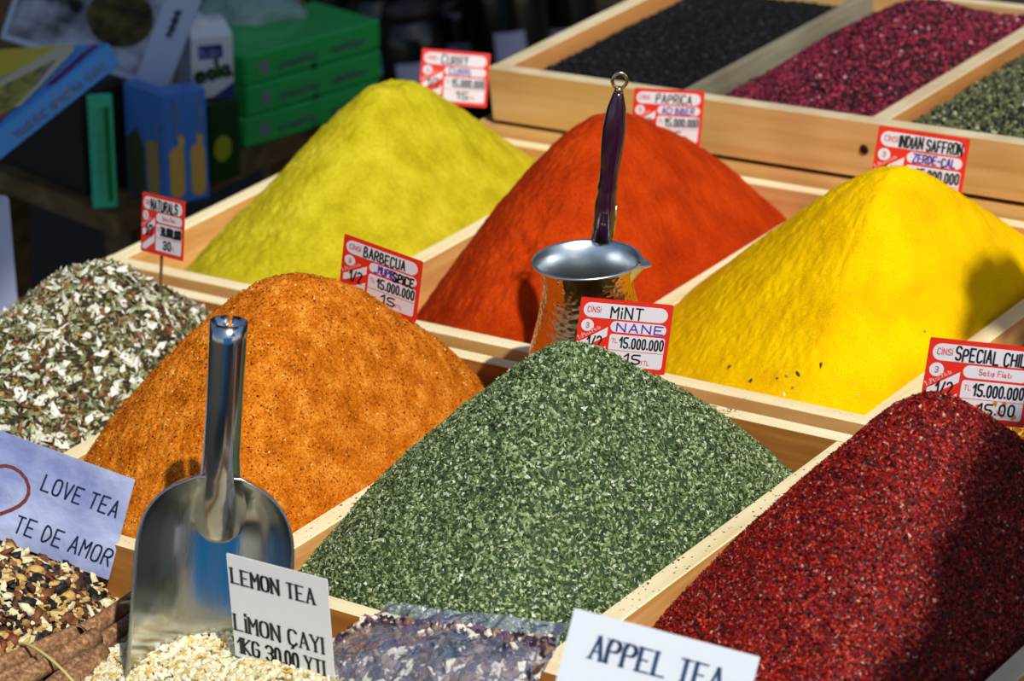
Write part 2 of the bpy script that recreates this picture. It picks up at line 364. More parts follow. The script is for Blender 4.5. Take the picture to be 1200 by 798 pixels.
def powder_height(key, b, kind):
    q = np.array(PQ[key]); ax = b[0]+(b[1]-b[0])*q[0]; ay = b[2]+(b[3]-b[2])*q[1]
    def hf(X, Y):
        Z = height(q, b, X, Y); e = edge_fade(b, X, Y, .03)
        an = np.arctan2(Y-ay, X-ax); rr = np.hypot(X-ax, Y-ay)
        if kind == 'curry':
            top = .1005 + (X-ax)*.12-(Y-ay)*.10+fbm(X, Y, 60, 3, 5)*.004
            Z = Z-np.maximum(0, Z-top)*.85
            Z = Z+(fbm(X, Y, 18, 4, 1)*.009+np.minimum(0, fbm(X, Y, 70, 3, 2)+.12)*.010)*e
            Z = Z+(fbm(X, Y, 250, 3, 3))*.0026*e+fbm(X, Y, 90, 3, 15)*.0025*e
        if kind == 'paprika':
            Z = Z+(fbm(X, Y, 16, 3, 11)*.008+fbm(an*12, rr*30, 1, 3, 13)*.0026*np.clip(rr/.05, 0, 1))*e
            # groove left of the pot, shaped in for its handle's shadow streak
            s = np.exp(-(((X+1.405)/.011)**2)-((Y-1.70)/.05)**2); Z = Z-s*.005*(.6+fbm(X, Y, 120, 3, 4)*2.4)
            Z = Z+fbm(X, Y, 230, 3, 12)*.0030*e+fbm(X, Y, 80, 3, 14)*.0022*e
        if kind == 'saffron':
            Z = Z+(fbm(X, Y, 14, 3, 21)*.006+fbm(an*9, rr*20, 1, 3, 23)*.0024*np.clip(rr/.05, 0, 1))*e
            Z = Z+fbm(X, Y, 230, 3, 22)*.0020*e+fbm(X, Y, 80, 3, 24)*.0012*e
        if kind == 'barbecue':
            Z = Z+(fbm(X, Y, 22, 3, 31)*.006+fbm(X, Y, 280, 3, 32)*.0046)*e
        return Z
    return hf
def grains(name, P, N, size, mat, parent=None, base='octa', tilt=.5, vals=None, smooth=False, lift=.2, align=None):
    n = len(P)
    if base == 'octa': BV = np.array([(1, 0, 0), (0, 1, 0), (-1, 0, 0), (0, -1, 0), (0, 0, 1), (0, 0, -1)], float); BF = np.array([(0, 1, 4), (1, 2, 4), (2, 3, 4), (3, 0, 4), (1, 0, 5), (2, 1, 5), (3, 2, 5), (0, 3, 5)])
    elif base == 'flake': BV = np.array([(1, 0, .15), (0, 1, -.1), (-1, .1, .25), (0, -.9, -.1), (.1, 0, .5), (.05, .05, -.45)], float); BF = np.array([(0, 1, 4), (1, 2, 4), (2, 3, 4), (3, 0, 4), (1, 0, 5), (2, 1, 5), (3, 2, 5), (0, 3, 5)])
    else:  # chunk
        g = (1+5**.5)/2
        BV = np.array([(-1, g, 0), (1, g, 0), (-1, -g, 0), (1, -g, 0), (0, -1, g), (0, 1, g), (0, -1, -g), (0, 1, -g), (g, 0, -1), (g, 0, 1), (-g, 0, -1), (-g, 0, 1)], float)/1.9
        BF = np.array([(0, 11, 5), (0, 5, 1), (0, 1, 7), (0, 7, 10), (0, 10, 11), (1, 5, 9), (5, 11, 4), (11, 10, 2), (10, 7, 6), (7, 1, 8), (3, 9, 4), (3, 4, 2), (3, 2, 6), (3, 6, 8), (3, 8, 9), (4, 9, 5), (2, 4, 11), (6, 2, 10), (8, 6, 7), (9, 8, 1)])
    k = len(BV)
    V = BV[None]*np.ones((n, 1, 1))
    V = V*(1+rng.uniform(-.25, .25, (n, k, 1)))+rng.uniform(-.12, .12, (n, k, 3))
    size = np.asarray(size, float); S = size[None]*rng.uniform(.6, 1.35, (n, 1))*rng.uniform(.8, 1.2, (n, 3)); V = V*S[:, None, :]
    Nn = N+rng.normal(0, tilt, (n, 3)); Nn /= np.linalg.norm(Nn, axis=1)[:, None]
    A = rng.normal(size=(n, 3)) if align is None else align+rng.normal(0, .25, (n, 3))
    A = A-Nn*(A*Nn).sum(1)[:, None]; A /= np.linalg.norm(A, axis=1)[:, None]; B = np.cross(Nn, A)
    W = V[:, :, :1]*A[:, None]+V[:, :, 1:2]*B[:, None]+V[:, :, 2:]*Nn[:, None]+P[:, None]+(N*S[:, 2:]*lift)[:, None]
    F = (BF[None]+(np.arange(n)*k)[:, None, None]).reshape(-1, 3)
    v = rng.random(n) if vals is None else vals
    return fastmesh(name, W.reshape(-1, 3), F, mat, parent, np.repeat(v, k), smooth)
def sample(b, hf, n, m=.002):
    X = rng.uniform(b[0]+m, b[1]-m, n); Y = rng.uniform(b[2]+m, b[3]-m, n); e = 1e-3
    Z = hf(X, Y); gx = (hf(X+e, Y)-hf(X-e, Y))/(2*e); gy = (hf(X, Y+e)-hf(X, Y-e))/(2*e)
    wt = np.sqrt(1+gx**2+gy**2); keep = rng.random(n) < wt/3.0
    keep = keep | (rng.random(n) < .45)
    N = np.c_[-gx, -gy, np.ones(n)]/wt[:, None]
    return np.c_[X, Y, Z][keep], N[keep]
zbF = FZ-.072+.0055; zbM = -.072+.0055
cur = sheet('curry_powder', bin_(0, 1), powder_height('curry', bin_(0, 1), 'curry'), 260, 380, powder('curry_powder', ('#96860c', '#b8a81a', '#d0c234'), 600, .7, 40), zbM)
tag(cur, 'heaped mustard-yellow curry powder, flat-topped, behind the barbecue spice', 'spice', kind='stuff')
pap = sheet('paprika_powder', bin_(1, 1), powder_height('paprika', bin_(1, 1), 'paprika'), 260, 380, powder('paprika_powder', ('#7e1e04', '#ac3206', '#c6460c'), 600, .8, 30), zbM)
tag(pap, 'heaped orange-red paprika powder behind the copper coffee pot', 'spice', kind='stuff')
saf = sheet('saffron_powder', bin_(2, 1), powder_height('saffron', bin_(2, 1), 'saffron'), 260, 380, powder('saffron_powder', ('#d09800', '#e8b800', '#f4cc00'), 700, .5, 30), zbM)
tag(saf, 'heaped bright golden-yellow powder behind the mint', 'spice', kind='stuff')
bbq = sheet('barbecue_spice', bin_(1, 0), powder_height('barbecue', bin_(1, 0), 'barbecue'), 260, 380, powder('barbecue_spice', ('#7a3604', '#c46a10', '#eaa040'), 520, 1.0, 60), zbF)
P, N = sample(bin_(1, 0), powder_height('barbecue', bin_(1, 0), 'barbecue'), 26000)
g = grains('grain', P, N, (.0008, .0006, .0004), grainmat('bbq_bits', [(0, '#5a2204'), (.25, '#9c4608'), (.5, '#c86a10'), (.8, '#e08c28'), (.95, '#f4c880')], .8, .1), bbq, 'octa', .5); g['kind'] = 'stuff'
tag(bbq, 'heaped grainy orange-brown barbecue spice behind the metal scoop', 'spice', kind='stuff')
def coarse(name, b, hf, n, size, gm, bm, zb, label, base='octa', tilt=.5, smooth=False, res=(90, 130)):
    r = sheet(name, b, lambda x, y: hf(x, y)-size[2]*.5, res[0], res[1], bm, zb); tag(r, label, 'spice', kind='stuff')
    P, N = sample(b, hf, n); g = grains('grain', P, N, size, gm, r, base, tilt, smooth=smooth); g['kind'] = 'stuff'
    return r
def hfn(key, b, amp=.004, s=30, seed=0):
    q = np.array(PQ[key])
    return lambda X, Y: height(q, b, np.clip(X, b[0], b[1]), np.clip(Y, b[2], b[3]))+fbm(X, Y, s, 3, seed)*amp*edge_fade(b, X, Y)
bm_ = bin_(2, 0)
coarse('dried_mint', bm_, hfn('mint', bm_, .006, 30, 41), 82000, (.0019, .0011, .0006), grainmat('mint_flakes',
   [(0, '#24341a'), (.14, '#42562c'), (.30, '#607644'), (.48, '#7e925c'), (.68, '#9cae78'), (.84, '#bec8a0'), (.95, '#4a4a2c'), (.988, '#e8ecdc')], .6, .22), plain('mint_base', '#2c4028', .9), zbF,
   'heaped crushed green dried mint leaves in the centre foreground', 'flake', .55)
bc_ = bin_(3, 0)
coarse('chili_flakes', bc_, hfn('chili', bc_, .005, 30, 43), 95000, (.0015, .0011, .0006), grainmat('chili_bits',
   [(0, '#2a0303'), (.16, '#5a0705'), (.36, '#8c0f08'), (.62, '#ac1a0c'), (.86, '#c83014'), (.97, '#c8602a'), (.988, '#d8a890')], .42, .32), plain('chili_base', '#4a0604', .9), zbF,
   'heaped dark red chili flakes at the right front', 'flake', .6)
bh_ = bin_(0, 0)
coarse('herb_tea_mix', bh_, hfn('herb', bh_, .008, 40, 47), 26000, (.0040, .0019, .0010), grainmat('herb_bits',
   [(0, '#2c2412'), (.14, '#5a542c'), (.32, '#7c7c4c'), (.50, '#98905c'), (.64, '#b8b894'), (.72, '#8c4a24'), (.80, '#5c2418'), (.85, '#b49044'), (.90, '#ecece0'), (.97, '#a0b48c')], .65, .3), plain('herb_base', '#2e2814', .9), zbF,
   'heaped mixed herb tea of pale petals, leaves and reddish bits at the left', 'flake', .7)
P, N = sample(bh_, hfn('herb', bh_, .008, 40, 47), 2300); g = grains('petal', P, N, (.0054, .0034, .0012), grainmat('petals', [(0, '#f0eee2'), (.5, '#dcdcc0'), (.75, '#a8b48c'), (.92, '#8c5a34')], .5, .3), None, 'flake', .5, lift=.8)
g.parent = bpy.data.objects['herb_tea_mix']; g['kind'] = 'stuff'; g['label'] = 'white petals'
# bin right of the saffron, low fill of yellow-orange flakes
b4 = bin_(3, 1)
coarse('orange_flakes', b4, lambda X, Y: -.022+fbm(X, Y, 20, 3, 51)*.01-np.clip((Y-1.80)/.2, 0, 1)*.02, 14000, (.003, .0014, .0008), grainmat('orange_bits',
   [(0, '#7a3804'), (.2, '#b86a06'), (.5, '#dc9a10'), (.8, '#f0bc30')], .5, .4), plain('orange_base', '#8a5006', .9), zbM, 'loose orange-yellow petal flakes behind the special chili card', 'flake', .7)
# raised bins
def ubin(i): return (UX[i]+(.009 if i == 1 else T)+.0003, UX[i+1]-.0003, 2.0195, 2.3325)
u0, u1, u2 = ubin(0), ubin(1), ubin(2); zbU = .067-.052+.0055
def dome(b, z0, zp, fx=.5, fy=.55, seed=0, p=1.3):
    def hf(X, Y):
        u = (X-b[0])/(b[1]-b[0])-fx; u = np.where(u < 0, -u/fx, u/(1-fx)); v = (Y-b[2])/(b[3]-b[2])-fy; v = np.where(v < 0, -v/fy, v/(1-fy))
        r = np.clip(np.sqrt(u*u+v*v), 0, 1); return z0+(zp-z0)*(1-r**p)+fbm(X, Y, 35, 3, seed)*.005*edge_fade(b, X, Y)
    return hf
coarse('black_seeds', u0, dome(u0, .048, .064, .75, .4, 61), 16000, (.0020, .0017, .0014), grainmat('black_bits', [(0, '#08080a'), (.6, '#131318'), (.85, '#22242a'), (.97, '#3c4048')], .7, .2),
   plain('black_base', '#050506', .9), zbU, 'small black seeds filling the left compartment of the raised tray', 'octa', .5, True, (60, 80))
d1_ = dome(u1, .046, .094, .62, .62, 62, 1.2)
coarse('red_berries', u1, lambda X, Y: d1_(X, Y)+.017*(X-u1[0])/(u1[1]-u1[0]), 19000, (.0024, .0016, .0014), grainmat('berry_bits', [(0, '#1c0410'), (.28, '#480820'), (.5, '#761030'), (.72, '#a01c42'), (.9, '#ba3444'), (.985, '#d89aa8')], .45, .35),
   plain('berry_base', '#2a040c', .9), zbU, 'crimson dried berries heaped in the middle compartment of the raised tray', 'octa', .6, True, (60, 80))
coarse('green_peppercorns', u2, dome(u2, .052, .088, .7, .6, 63, 1.3), 12000, (.0024, .0022, .0020), grainmat('pepper_bits', [(0, '#24281c'), (.3, '#4a5034'), (.6, '#6c7048'), (.85, '#8c8c5c'), (.96, '#b8b890')], .6, .4),
   plain('pepper_base', '#14160c', .9), zbU, 'grey-green peppercorns in the right compartment of the raised tray', 'octa', .6, True, (60, 80))
u3 = ubin(3)
coarse('dark_tea_leaves', u3, dome(u3, .045, .07, .5, .5, 64), 3000, (.004, .0022, .001), grainmat('leaf_bits', [(0, '#1c140c'), (.5, '#3c2c18'), (.9, '#5c4828')], .7, .3),
   plain('leaf_base', '#120c06', .9), zbU, 'dark tea leaves in the last compartment of the raised tray', 'flake', .6, False, (40, 50))
# spilled bits on the tray rims
def spill(name, label, X0, X1, Y0, Y1, z, n, cols, size=(.0012, .0008, .0004)):
    P = np.c_[rng.uniform(X0, X1, n), rng.uniform(Y0, Y1, n), np.full(n, z)]; N = np.tile([0, 0, 1.], (n, 1))
    tag(grains(name, P, N, size, grainmat(name+'_mat', cols), None, 'flake', .1, lift=.3), label, 'crumbs', kind='stuff')
spill('spilled_flakes', 'specks of mint and chili fallen on the rail between the mint and chili', -1.047, -1.032, 1.24, 1.58, FZ-.0006, 70, [(0, '#2c4028'), (.5, '#7a1408'), (.8, '#44402a')])
spill('spilled_spice', 'specks fallen on the rail between the barbecue spice and mint', -1.311, -1.296, 1.24, 1.58, FZ-.0006, 50, [(0, '#2c4028'), (.4, '#8a4a10')])
spill('spilled_leaves', 'little mint leaves on the rear rail of the mint compartment', -1.17, -1.14, 1.586, 1.596, FZ, 30, [(0, '#2c4028'), (.5, '#5c6c40')])
def on_pile(key, b, px, py):
    d = ray(px, py); q = np.array(PQ[key])
    for t in np.arange(1.3, 4, .001):
        p = CAM+d*t
        if b[0] < p[0] < b[1] and b[2] < p[1] < b[3] and p[2] <= height(q, b, p[0], p[1]): return p
P = [on_pile('saffron', bin_(2, 1), x, y) for x, y in ((935, 439), (922, 441), (911, 444), (919, 463), (929, 455), (1083, 389), (1005, 463), (880, 447), (855, 430), (962, 428))]
P = np.array([p for p in P if p is not None])
tag(grains('stray_petals', P, np.tile([.3, -.3, .8], (len(P), 1)), (.0022, .0015, .0008), grainmat('stray', [(0, '#f0eedc'), (.3, '#8c9460'), (.6, '#4c4420')]), None, 'flake', .3, lift=1.2), 'a few pale and green specks lying on the golden powder', 'crumbs', kind='stuff')

# ------------------------------------------------------------------ lettering
G = {'A': '00 26 40;12 32', 'B': '00 06 26 35 34 23 03;23 42 41 30 00', 'C': '45 36 16 05 01 10 30 41', 'D': '00 06 26 44 42 20 00', 'E': '46 06 00 40;03 33', 'F': '46 06 00;03 33',
 'G': '45 36 16 05 01 10 30 41 43 23', 'H': '06 00;46 40;03 43', 'I': '00 06', 'K': '06 00;46 03 40', 'L': '06 00 40', 'M': '00 06 23 46 40', 'N': '00 06 40 46',
 'O': '16 05 01 10 30 41 45 36 16', 'P': '00 06 36 45 44 33 03', 'R': '00 06 36 45 44 33 03;23 40', 'S': '45 36 16 05 04 13 33 42 41 30 10 01', 'T': '06 46;26 20', 'U': '06 01 10 30 41 46',
 'V': '06 20 46', 'W': '06 10 23 30 46', 'X': '06 40;46 00', 'Y': '06 23 46;23 20', 'Z': '06 46 00 40', '0': '16 05 01 10 20 31 35 26 16', '1': '04 26 20', '2': '05 16 36 45 44 00 40',
 '3': '05 16 36 45 44 33 13;33 42 41 30 10 01', '5': '46 06 03 33 42 41 30 10 01', '.': '00 0,0.6', '-': '03 33', '/': '00 36', "'": '06 05',
 'i': '00 04;0,5.4 06', 'Ç': '45 36 16 05 01 10 30 41;20 2,-1 1,-1.3', 'e': '02 42 33 13 02 01 10 30 41', 'o': '13 02 01 10 20 31 32 23 13', 'l': '00 06', 'a': '33 13 02 01 10 30;33 30 40',
 's': '33 13 02 1,1.6 31 20 00', 't': '15 10 30;03 23', 'r': '03 00;02 13 33', 'n': '03 00;02 13 23 32 30', 'm': '03 00;02 13 22 20;22 33 42 40', 'u': '03 01 10 20 31 33 30', 'ş': '33 13 02 31 20 00;1,-.5 1,-1.2',
 'ı': '00 03', '~': '02 13 22 31 42 53', 'y': '03 21;43 0,-1.5', 'h': '06 00;02 13 23 32 30', 'k': '06 00;33 01 30', 'd': '33 13 02 01 10 30;36 30', 'f': '36 15 10;03 33', 'c': '33 13 02 01 10 30'}
ROUND = set('BCDGOPRSUJ02359eoaçÇs~uncşhmdf')
def glyph(ch):
    if ch == 'İ': ch = 'İ'
    if ch == 'İ': s = '00 05;0,6.4 0,7'
    elif ch == 'İ'.lower(): s = G['i']
    else: s = G.get(ch, G.get(ch.upper(), '00 40'))
    out = []
    for st in s.split(';'):
        P = []
        for tk in st.split():
            P.append(tuple(map(float, tk.split(','))) if ',' in tk else (float(tk[0]), float(tk[1])))
        out.append(P)
    wd = max(p[0] for st in out for p in st)
    return out, wd
def chaikin(P, it=2):
    P = [np.array(p, float) for p in P]
    closed = np.allclose(P[0], P[-1])
    for _ in range(it):
        Q = [] if closed else [P[0]]
        for a, b in zip(P[:-1], P[1:]): Q += [a*.75+b*.25, a*.25+b*.75]
        Q.append(Q[0] if closed else P[-1]); P = Q
    return P
def text_width(s, h, track=1.5, asp=.75):
    u = h/6; return sum((glyph(c)[1]*asp+track)*u if c != ' ' else 3*asp*u for c in s)-track*u
def write(mb, s, x, z, h, wt, y=-.0004, rot=0., style='hand', slant=0., asp=.75, track=1.5, jit=0., fit=None, bold=1.0):
    """draw string with its lower left at x, z; height h; stroke width wt; on the plane y"""
    rs = np.random.default_rng(abs(hash(s)) % 1000 if False else sum(map(ord, s)))
    if fit: asp *= 1; k = fit/max(1e-9, text_width(s, h, track, asp)); asp *= k; track *= k
    u = h/6; cx = 0.; cr, sr = math.cos(rot), math.sin(rot)
    def W(px, pz): return (x+px*cr-pz*sr, z+px*sr+pz*cr)
    for ch in s:
        if ch == ' ': cx += 3*asp*u; continue
        st, wd = glyph(ch); dz = rs.normal(0, jit*h); sc2 = 1+rs.normal(0, jit)
        for P in st:
            Q = chaikin(P) if (ch in ROUND and len(P) > 2) else [np.array(p, float) for p in P]
            if style == 'serif' and len(Q) < 7 or style == 'serif':
                ends = [P[0], P[-1]]
            pts = [(cx+q[0]*asp*u+slant*q[1]*u, q[1]*u*sc2+dz) for q in Q]
            for (a, b) in zip(pts[:-1], pts[1:]):
                a = np.array(a); b = np.array(b); d = b-a; L = np.linalg.norm(d)
                if L < 1e-9: continue
                d /= L; nrm = np.array([-d[1], d[0]]); ww = wt/2
                if style == 'serif': ww = wt/2*(.50+.70*abs(d[1])**1.2*(1.0 if d[0]*d[1] <= .15 or ch in ROUND else .45))
                ext = min(ww*.6, wt*.35)
                a2 = a-d*ext; b2 = b+d*ext
                q4 = [a2+nrm*ww, a2-nrm*ww, b2-nrm*ww, b2+nrm*ww]
                mb.poly([W(*p) for p in q4], y)
            if style == 'serif':
                for k2, p in enumerate((P[0], P[-1])):
                    o = P[1] if k2 == 0 else P[-2]
                    if p[1] in (0., 6.) and abs(o[1]-p[1]) > abs(o[0]-p[0])*.5 and ch not in 'OCSG0Ç35':
                        px, pz = cx+p[0]*asp*u+slant*p[1]*u, p[1]*u*sc2+dz; sw = wt*.95; sh = wt*.16
                        mb.poly([W(px-sw, pz-sh), W(px+sw, pz-sh), W(px+sw, pz+sh), W(px-sw, pz+sh)], y)
                for p in P[1:-1]:
                    if p[1] in (0., 6.) and p[0] == 0. and ch in 'EFPRBDLMNK':
                        px, pz = cx+p[0]*asp*u, p[1]*u*sc2+dz; sw = wt*.95; sh = wt*.16
                        mb.poly([W(px-sw, pz-sh), W(px+wt*.3, pz-sh), W(px+wt*.3, pz+sh), W(px-sw, pz+sh)], y)
        cx += (wd*asp+track)*u
    return cx
def rrect(x0, x1, z0, z1, r, k=6):
    r = min(r, (x1-x0)/2, (z1-z0)/2); P = []
    for cx, cz, a0 in ((x1-r, z1-r, 0), (x0+r, z1-r, 90), (x0+r, z0+r, 180), (x1-r, z0+r, 270)):
        for i in range(k+1):
            a = math.radians(a0+90*i/k); P.append((cx+r*math.cos(a), cz+r*math.sin(a)))
    return P[::-1]

def card_frame(TL, TR, BL, ratio, Y=None, D=None, vz=None):
    """orientation and size of an upright rectangle seen with these corners; origin at its lower left"""
    c = at((TR[0]+BL[0])/2, (TR[1]+BL[1])/2, Y=Y, D=D); Dd = (c-CAM) @ MC[2]
    ux, uy = (TR[0]-TL[0])/FPX*Dd, (TR[1]-TL[1])/FPX*Dd
    vx, vy = (TL[0]-BL[0])/FPX*Dd, (TL[1]-BL[1])/FPX*Dd
    c0 = -(ux*vx+uy*vy)
    if vz is None:
        # solve |u| = ratio |v|, u.v = 0
        best = None
        for s in np.linspace(-1.2, .3, 601):
            vzz = s*math.hypot(vx, vy)
            if abs(vzz) < 1e-6: continue
            uz = c0/vzz; e = abs(math.sqrt(ux*ux+uy*uy+uz*uz)-ratio*math.sqrt(vx*vx+vy*vy+vzz*vzz))+abs(s+.35)*.004
            if best is None or e < best[0]: best = (e, vzz, uz)
        vzz, uz = best[1:]
    else:
        vzz = vz*math.hypot(vx, vy); uz = c0/vzz
    U = np.array([ux, uy, uz]) @ MC; Vv = np.array([vx, vy, vzz]) @ MC
    W_, H_ = np.linalg.norm(U), np.linalg.norm(Vv); U /= W_; Vv /= H_
    Nn = np.cross(Vv, U); Nn /= np.linalg.norm(Nn); Nn = -np.cross(U, Vv)  # towards the back
    back = np.cross(Vv, U)
    if back @ MC[2] < 0: back = -back
    o = c-U*W_/2-Vv*H_/2
    Mx = Matrix([[U[i], back[i], Vv[i], o[i]] for i in range(3)]+[[0, 0, 0, 1]])
    return Mx, W_, H_
def slab(w_, h_, th=.0006, r=.001, x0=0, z0=0):
    P = rrect(x0, x0+w_, z0, z0+h_, r, 3); n = len(P); mb = MB()
    V = [(p[0], 0, p[1]) for p in P]+[(p[0], th, p[1]) for p in P]
    F = [tuple(range(n)), tuple(range(2*n-1, n-1, -1))]+[(i, n+i, n+(i+1) % n, (i+1) % n) for i in range(n)]
    mb.add(V, F); return mb
STICKM = plain('wood_stick', '#5a4028', .6)
def price_card(label, TL, TR, BL, Y, title, sub, price, low, title_h=.52, ratio=1.27, tx=.28, stick=.07, D=None, vz=None, subcol=None, sub_small=False, tw=None, sw=None, pw=.47, sm=1.0, extra=None, stain=None):
    Mx, W_, H_ = card_frame(TL, TR, BL, ratio, Y=Y, D=D, vz=vz)
    print('card', title, round(W_, 4), round(H_, 4), [round(a, 2) for a in Mx.translation])
    r = empty('price_card', mat=Mx); tag(r, label, 'price card', 'red and white price cards')
    slab(W_, H_, .0006, .0012).build('card', REDC, r)
    u = lambda a: a*W_
    v = lambda a: (1-a)*H_
    f = MB(); y = -.0002
    f.poly(rrect(u(.04), u(.95), v(.27), v(.06), .2*W_), y); f.poly(rrect(u(.35), u(.955), v(.45), v(.295), .2*W_), y)
    f.poly(rrect(u(.355), u(.955), v(.93), v(.48), .03*W_), y)
    f.poly(rrect(u(.035), u(.17), v(.30)-.135*W_, v(.30), .2*W_), y)
    for d in (0, .26):
        f.poly([(u(.04), v(.72+d)), (u(.04), v(.62+d)), (u(.09), v(.585+d)), (u(.325), v(.39+d)), (u(.325), v(.52+d)), (u(.06), v(.72+d))] if d == 0 else
               [(u(.04), v(.95)), (u(.04), v(.88)), (u(.325), v(.66)), (u(.325), v(.80)), (u(.12), v(.95))], y)
    f.build('printed_fields', PAPER, r)
    g = MB(); y2 = -.0004
    write(g, 'CİNSİ', u(.085), v(.195), H_*.075, .0006*W_/.072, y2, fit=u(.14)); write(g, '3', u(.09), v(.42), H_*.07, .0006, y2)
    if sub_small or not sub: write(g, 'Satış Fiatı', u(.50), v(.40), H_*.07, .0006, y2, fit=u(.3))
    write(g, 'TL', u(.385), v(.60), H_*.06, .0005, y2); g.poly([(u(.36), v(.708)), (u(.95), v(.708)), (u(.95), v(.70)), (u(.36), v(.70))], y2)
    write(g, 'YTL', u(.72), v(.88), H_*.06, .0005, y2)
    g.build('small_red_print', REDINK, r)
    g = MB(); write(g, 'Toptan Fiatı', u(.03), v(.60), H_*.055, .0005, y2, rot=.60, fit=u(.26)); g.build('slanted_print', PINKP, r)
    k = MB(); wt = .00135*W_/.072*sm
    write(k, title, u(tx), v(.25), H_*.155*title_h/.52, wt, y2, jit=.03, fit=u(tw) if tw else u(.93-tx))
    write(k, price, u(.47), v(.66), H_*.14, wt, y2, jit=.03, fit=u(pw), asp=.7)
    write(k, low, u(.54), v(.88), H_*.13, wt, y2, jit=.03, fit=u(.17 if len(low) < 4 else .34))
    write(k, '1/2', u(.12), v(.70), H_*.17, wt, y2, fit=u(.15))
    if extra: extra(k, u, v, H_, y2, wt)
    k.build('black_handwriting', INK, r)
    if sub and not sub_small:
        k = MB(); write(k, sub, u(.42), v(.435), H_*.115, wt*.9, y2, jit=.03, fit=u(sw or .48)); k.build('purple_handwriting', subcol or PURP, r)
    if stain:
        s_ = MB(); rs = random.Random(3)
        for _ in range(26):
            a, b2, rr = rs.uniform(.36, .94), rs.uniform(.72, .92), rs.uniform(.004, .03)
            s_.poly([(u(a)+rr*W_*math.cos(t_)*rs.uniform(.6, 1.3), v(b2)+rr*W_*math.sin(t_)*rs.uniform(.6, 1.2)) for t_ in [-i*.63 for i in range(10)]], -.0003)
        s_.build('orange_stain', plain('stain', '#d89020', .7, trans=.2), r)
    MB().tube([(u(.45), .0022, H_*.35), (u(.45), .0022, -stick)], .0013, 8).build('stick', STICKM, r)
    return r
price_card('red and white card reading mint nane, stuck behind the mint heap', (681, 348), (789.5, 358), (671, 430), 1.47, 'MiNT', 'NANE', '15.000.000', '15', 1.0*.52, tx=.34, tw=.34, sw=.5, sm=.95)
price_card('red and white card reading barbecue spice, stuck behind the orange-brown heap', (404, 274), (497, 308), (394, 344), 1.50, 'BARBECUA', '(MUPIE)', '15.000.000', '15', tx=.27, tw=.52, sw=.3, sm=1.05,
           extra=lambda k, u, v, H_, y, wt: write(k, 'SPiCE', u(.66), v(.47), H_*.14, wt*1.2, y, fit=u(.26)))
price_card('blurred red and white card reading curry, behind the yellow-green heap', (495, 57), (575, 63), (490, 120), 1.93, 'CURRY', 'CURRi', '15.000.000', '15', tx=.30, tw=.38, sw=.3, stick=.09)
price_card('red and white card reading paprica, behind the red-orange heap', (743, 104), (826, 107), (738, 168), 1.92, 'PAPRiCA', 'ACI BiBER', '15.000.000', '15', tx=.32, tw=.50, sw=.45, stick=.09)
price_card('red and white card reading indian saffron, behind the golden heap', (1030, 147), (1135, 164), (1019, 229), 1.90, 'INDIAN SAFFRON', 'ZERDE-ÇAL', '15.000.000', '15', tx=.25, tw=.68, sw=.46, sm=1.1, stick=.09)
price_card('red and white card reading special chilli, behind the dark red flakes', (1088, 395), (1214, 408), (1077, 489), 1.505, 'SPECIAL CHILLI', None, '15.000.000', '15.00', tx=.26, tw=.74, sm=1.0, stain=True)
price_card('small red and white card on a bare stick above the herb tea mix', (164, 223), (221, 238), (160, 292), 1.50, 'NATURALS', None, '30.000.000', '30', tx=.22, tw=.62, sm=1.5, stick=.05, ratio=1.22)

# paper tea signs
PLA = noisy('shaded_laminate', '#8490c0', '#b4bee0', 22, .25, .5); DBLUE = plain('dark_blue_print', '#1c2a4a', .5); DGREY = plain('dark_grey_print', '#222226', .5); HEART = plain('brown_red_print', '#7a3a34', .5)  # bluish shade and wrinkle tone of the love tea sign mixed into its colour
def sign(name, label, TL, TR, BL, ratio, Y, vz=None):
    Mx, W_, H_ = card_frame(TL, TR, BL, ratio, Y=Y, vz=vz); print('sign', name, round(W_, 4), round(H_, 4), [round(a, 3) for a in Mx.translation], [round(a, 2) for a in Mx.col[2]])
    r = empty(name, mat=Mx); tag(r, label, 'sign'); return r, W_, H_
# LOVE TEA
r, W_, H_ = sign('tea_sign', 'laminated sign with bluish shade in its colour, reading love tea te de amor with a heart, at the left', (-75, 476), (163, 561), (-113, 596), 1.9, 1.195, vz=-.42)
pb = slab(W_, H_, .0008, .001).build('paper', PLA, r)
def lines(r, mt, L):
    for t_, x_, z_, h_, kw in L:
        k = MB(); write(k, t_, x_, z_, h_, **kw); k.build('lettering', mt, r)
hk = dict(wt=.0014, slant=.12, jit=.02)
lines(r, DBLUE, [('LOVE TEA', W_*.585, H_*.60, H_*.155, dict(hk, fit=W_*.37)), ('TE DE AMOR', W_*.505, H_*.13, H_*.165, dict(hk, fit=W_*.475)), ('A', W_*.29, H_*.45, H_*.14, dict(wt=.0014))])
k = MB(); hc = (W_*.325, H_*.43); R_ = H_*.31; PT = []
for i in range(41):
    t_ = 2*math.pi*i/40; PT.append((hc[0]+R_*1.25*math.sin(t_)**3, hc[1]+R_/13*(13*math.cos(t_)-5*math.cos(2*t_)-2*math.cos(3*t_)-math.cos(4*t_))))
for a, b2 in zip(PT[:-1], PT[1:]):
    a = np.array(a); b2 = np.array(b2); d = (b2-a)/np.linalg.norm(b2-a); nn = np.array([-d[1], d[0]])*.0013
    k.poly([a+nn, a-nn, b2-nn+d*.0006, b2+nn+d*.0006], -.0004)
k.build('heart_outline', HEART, r)
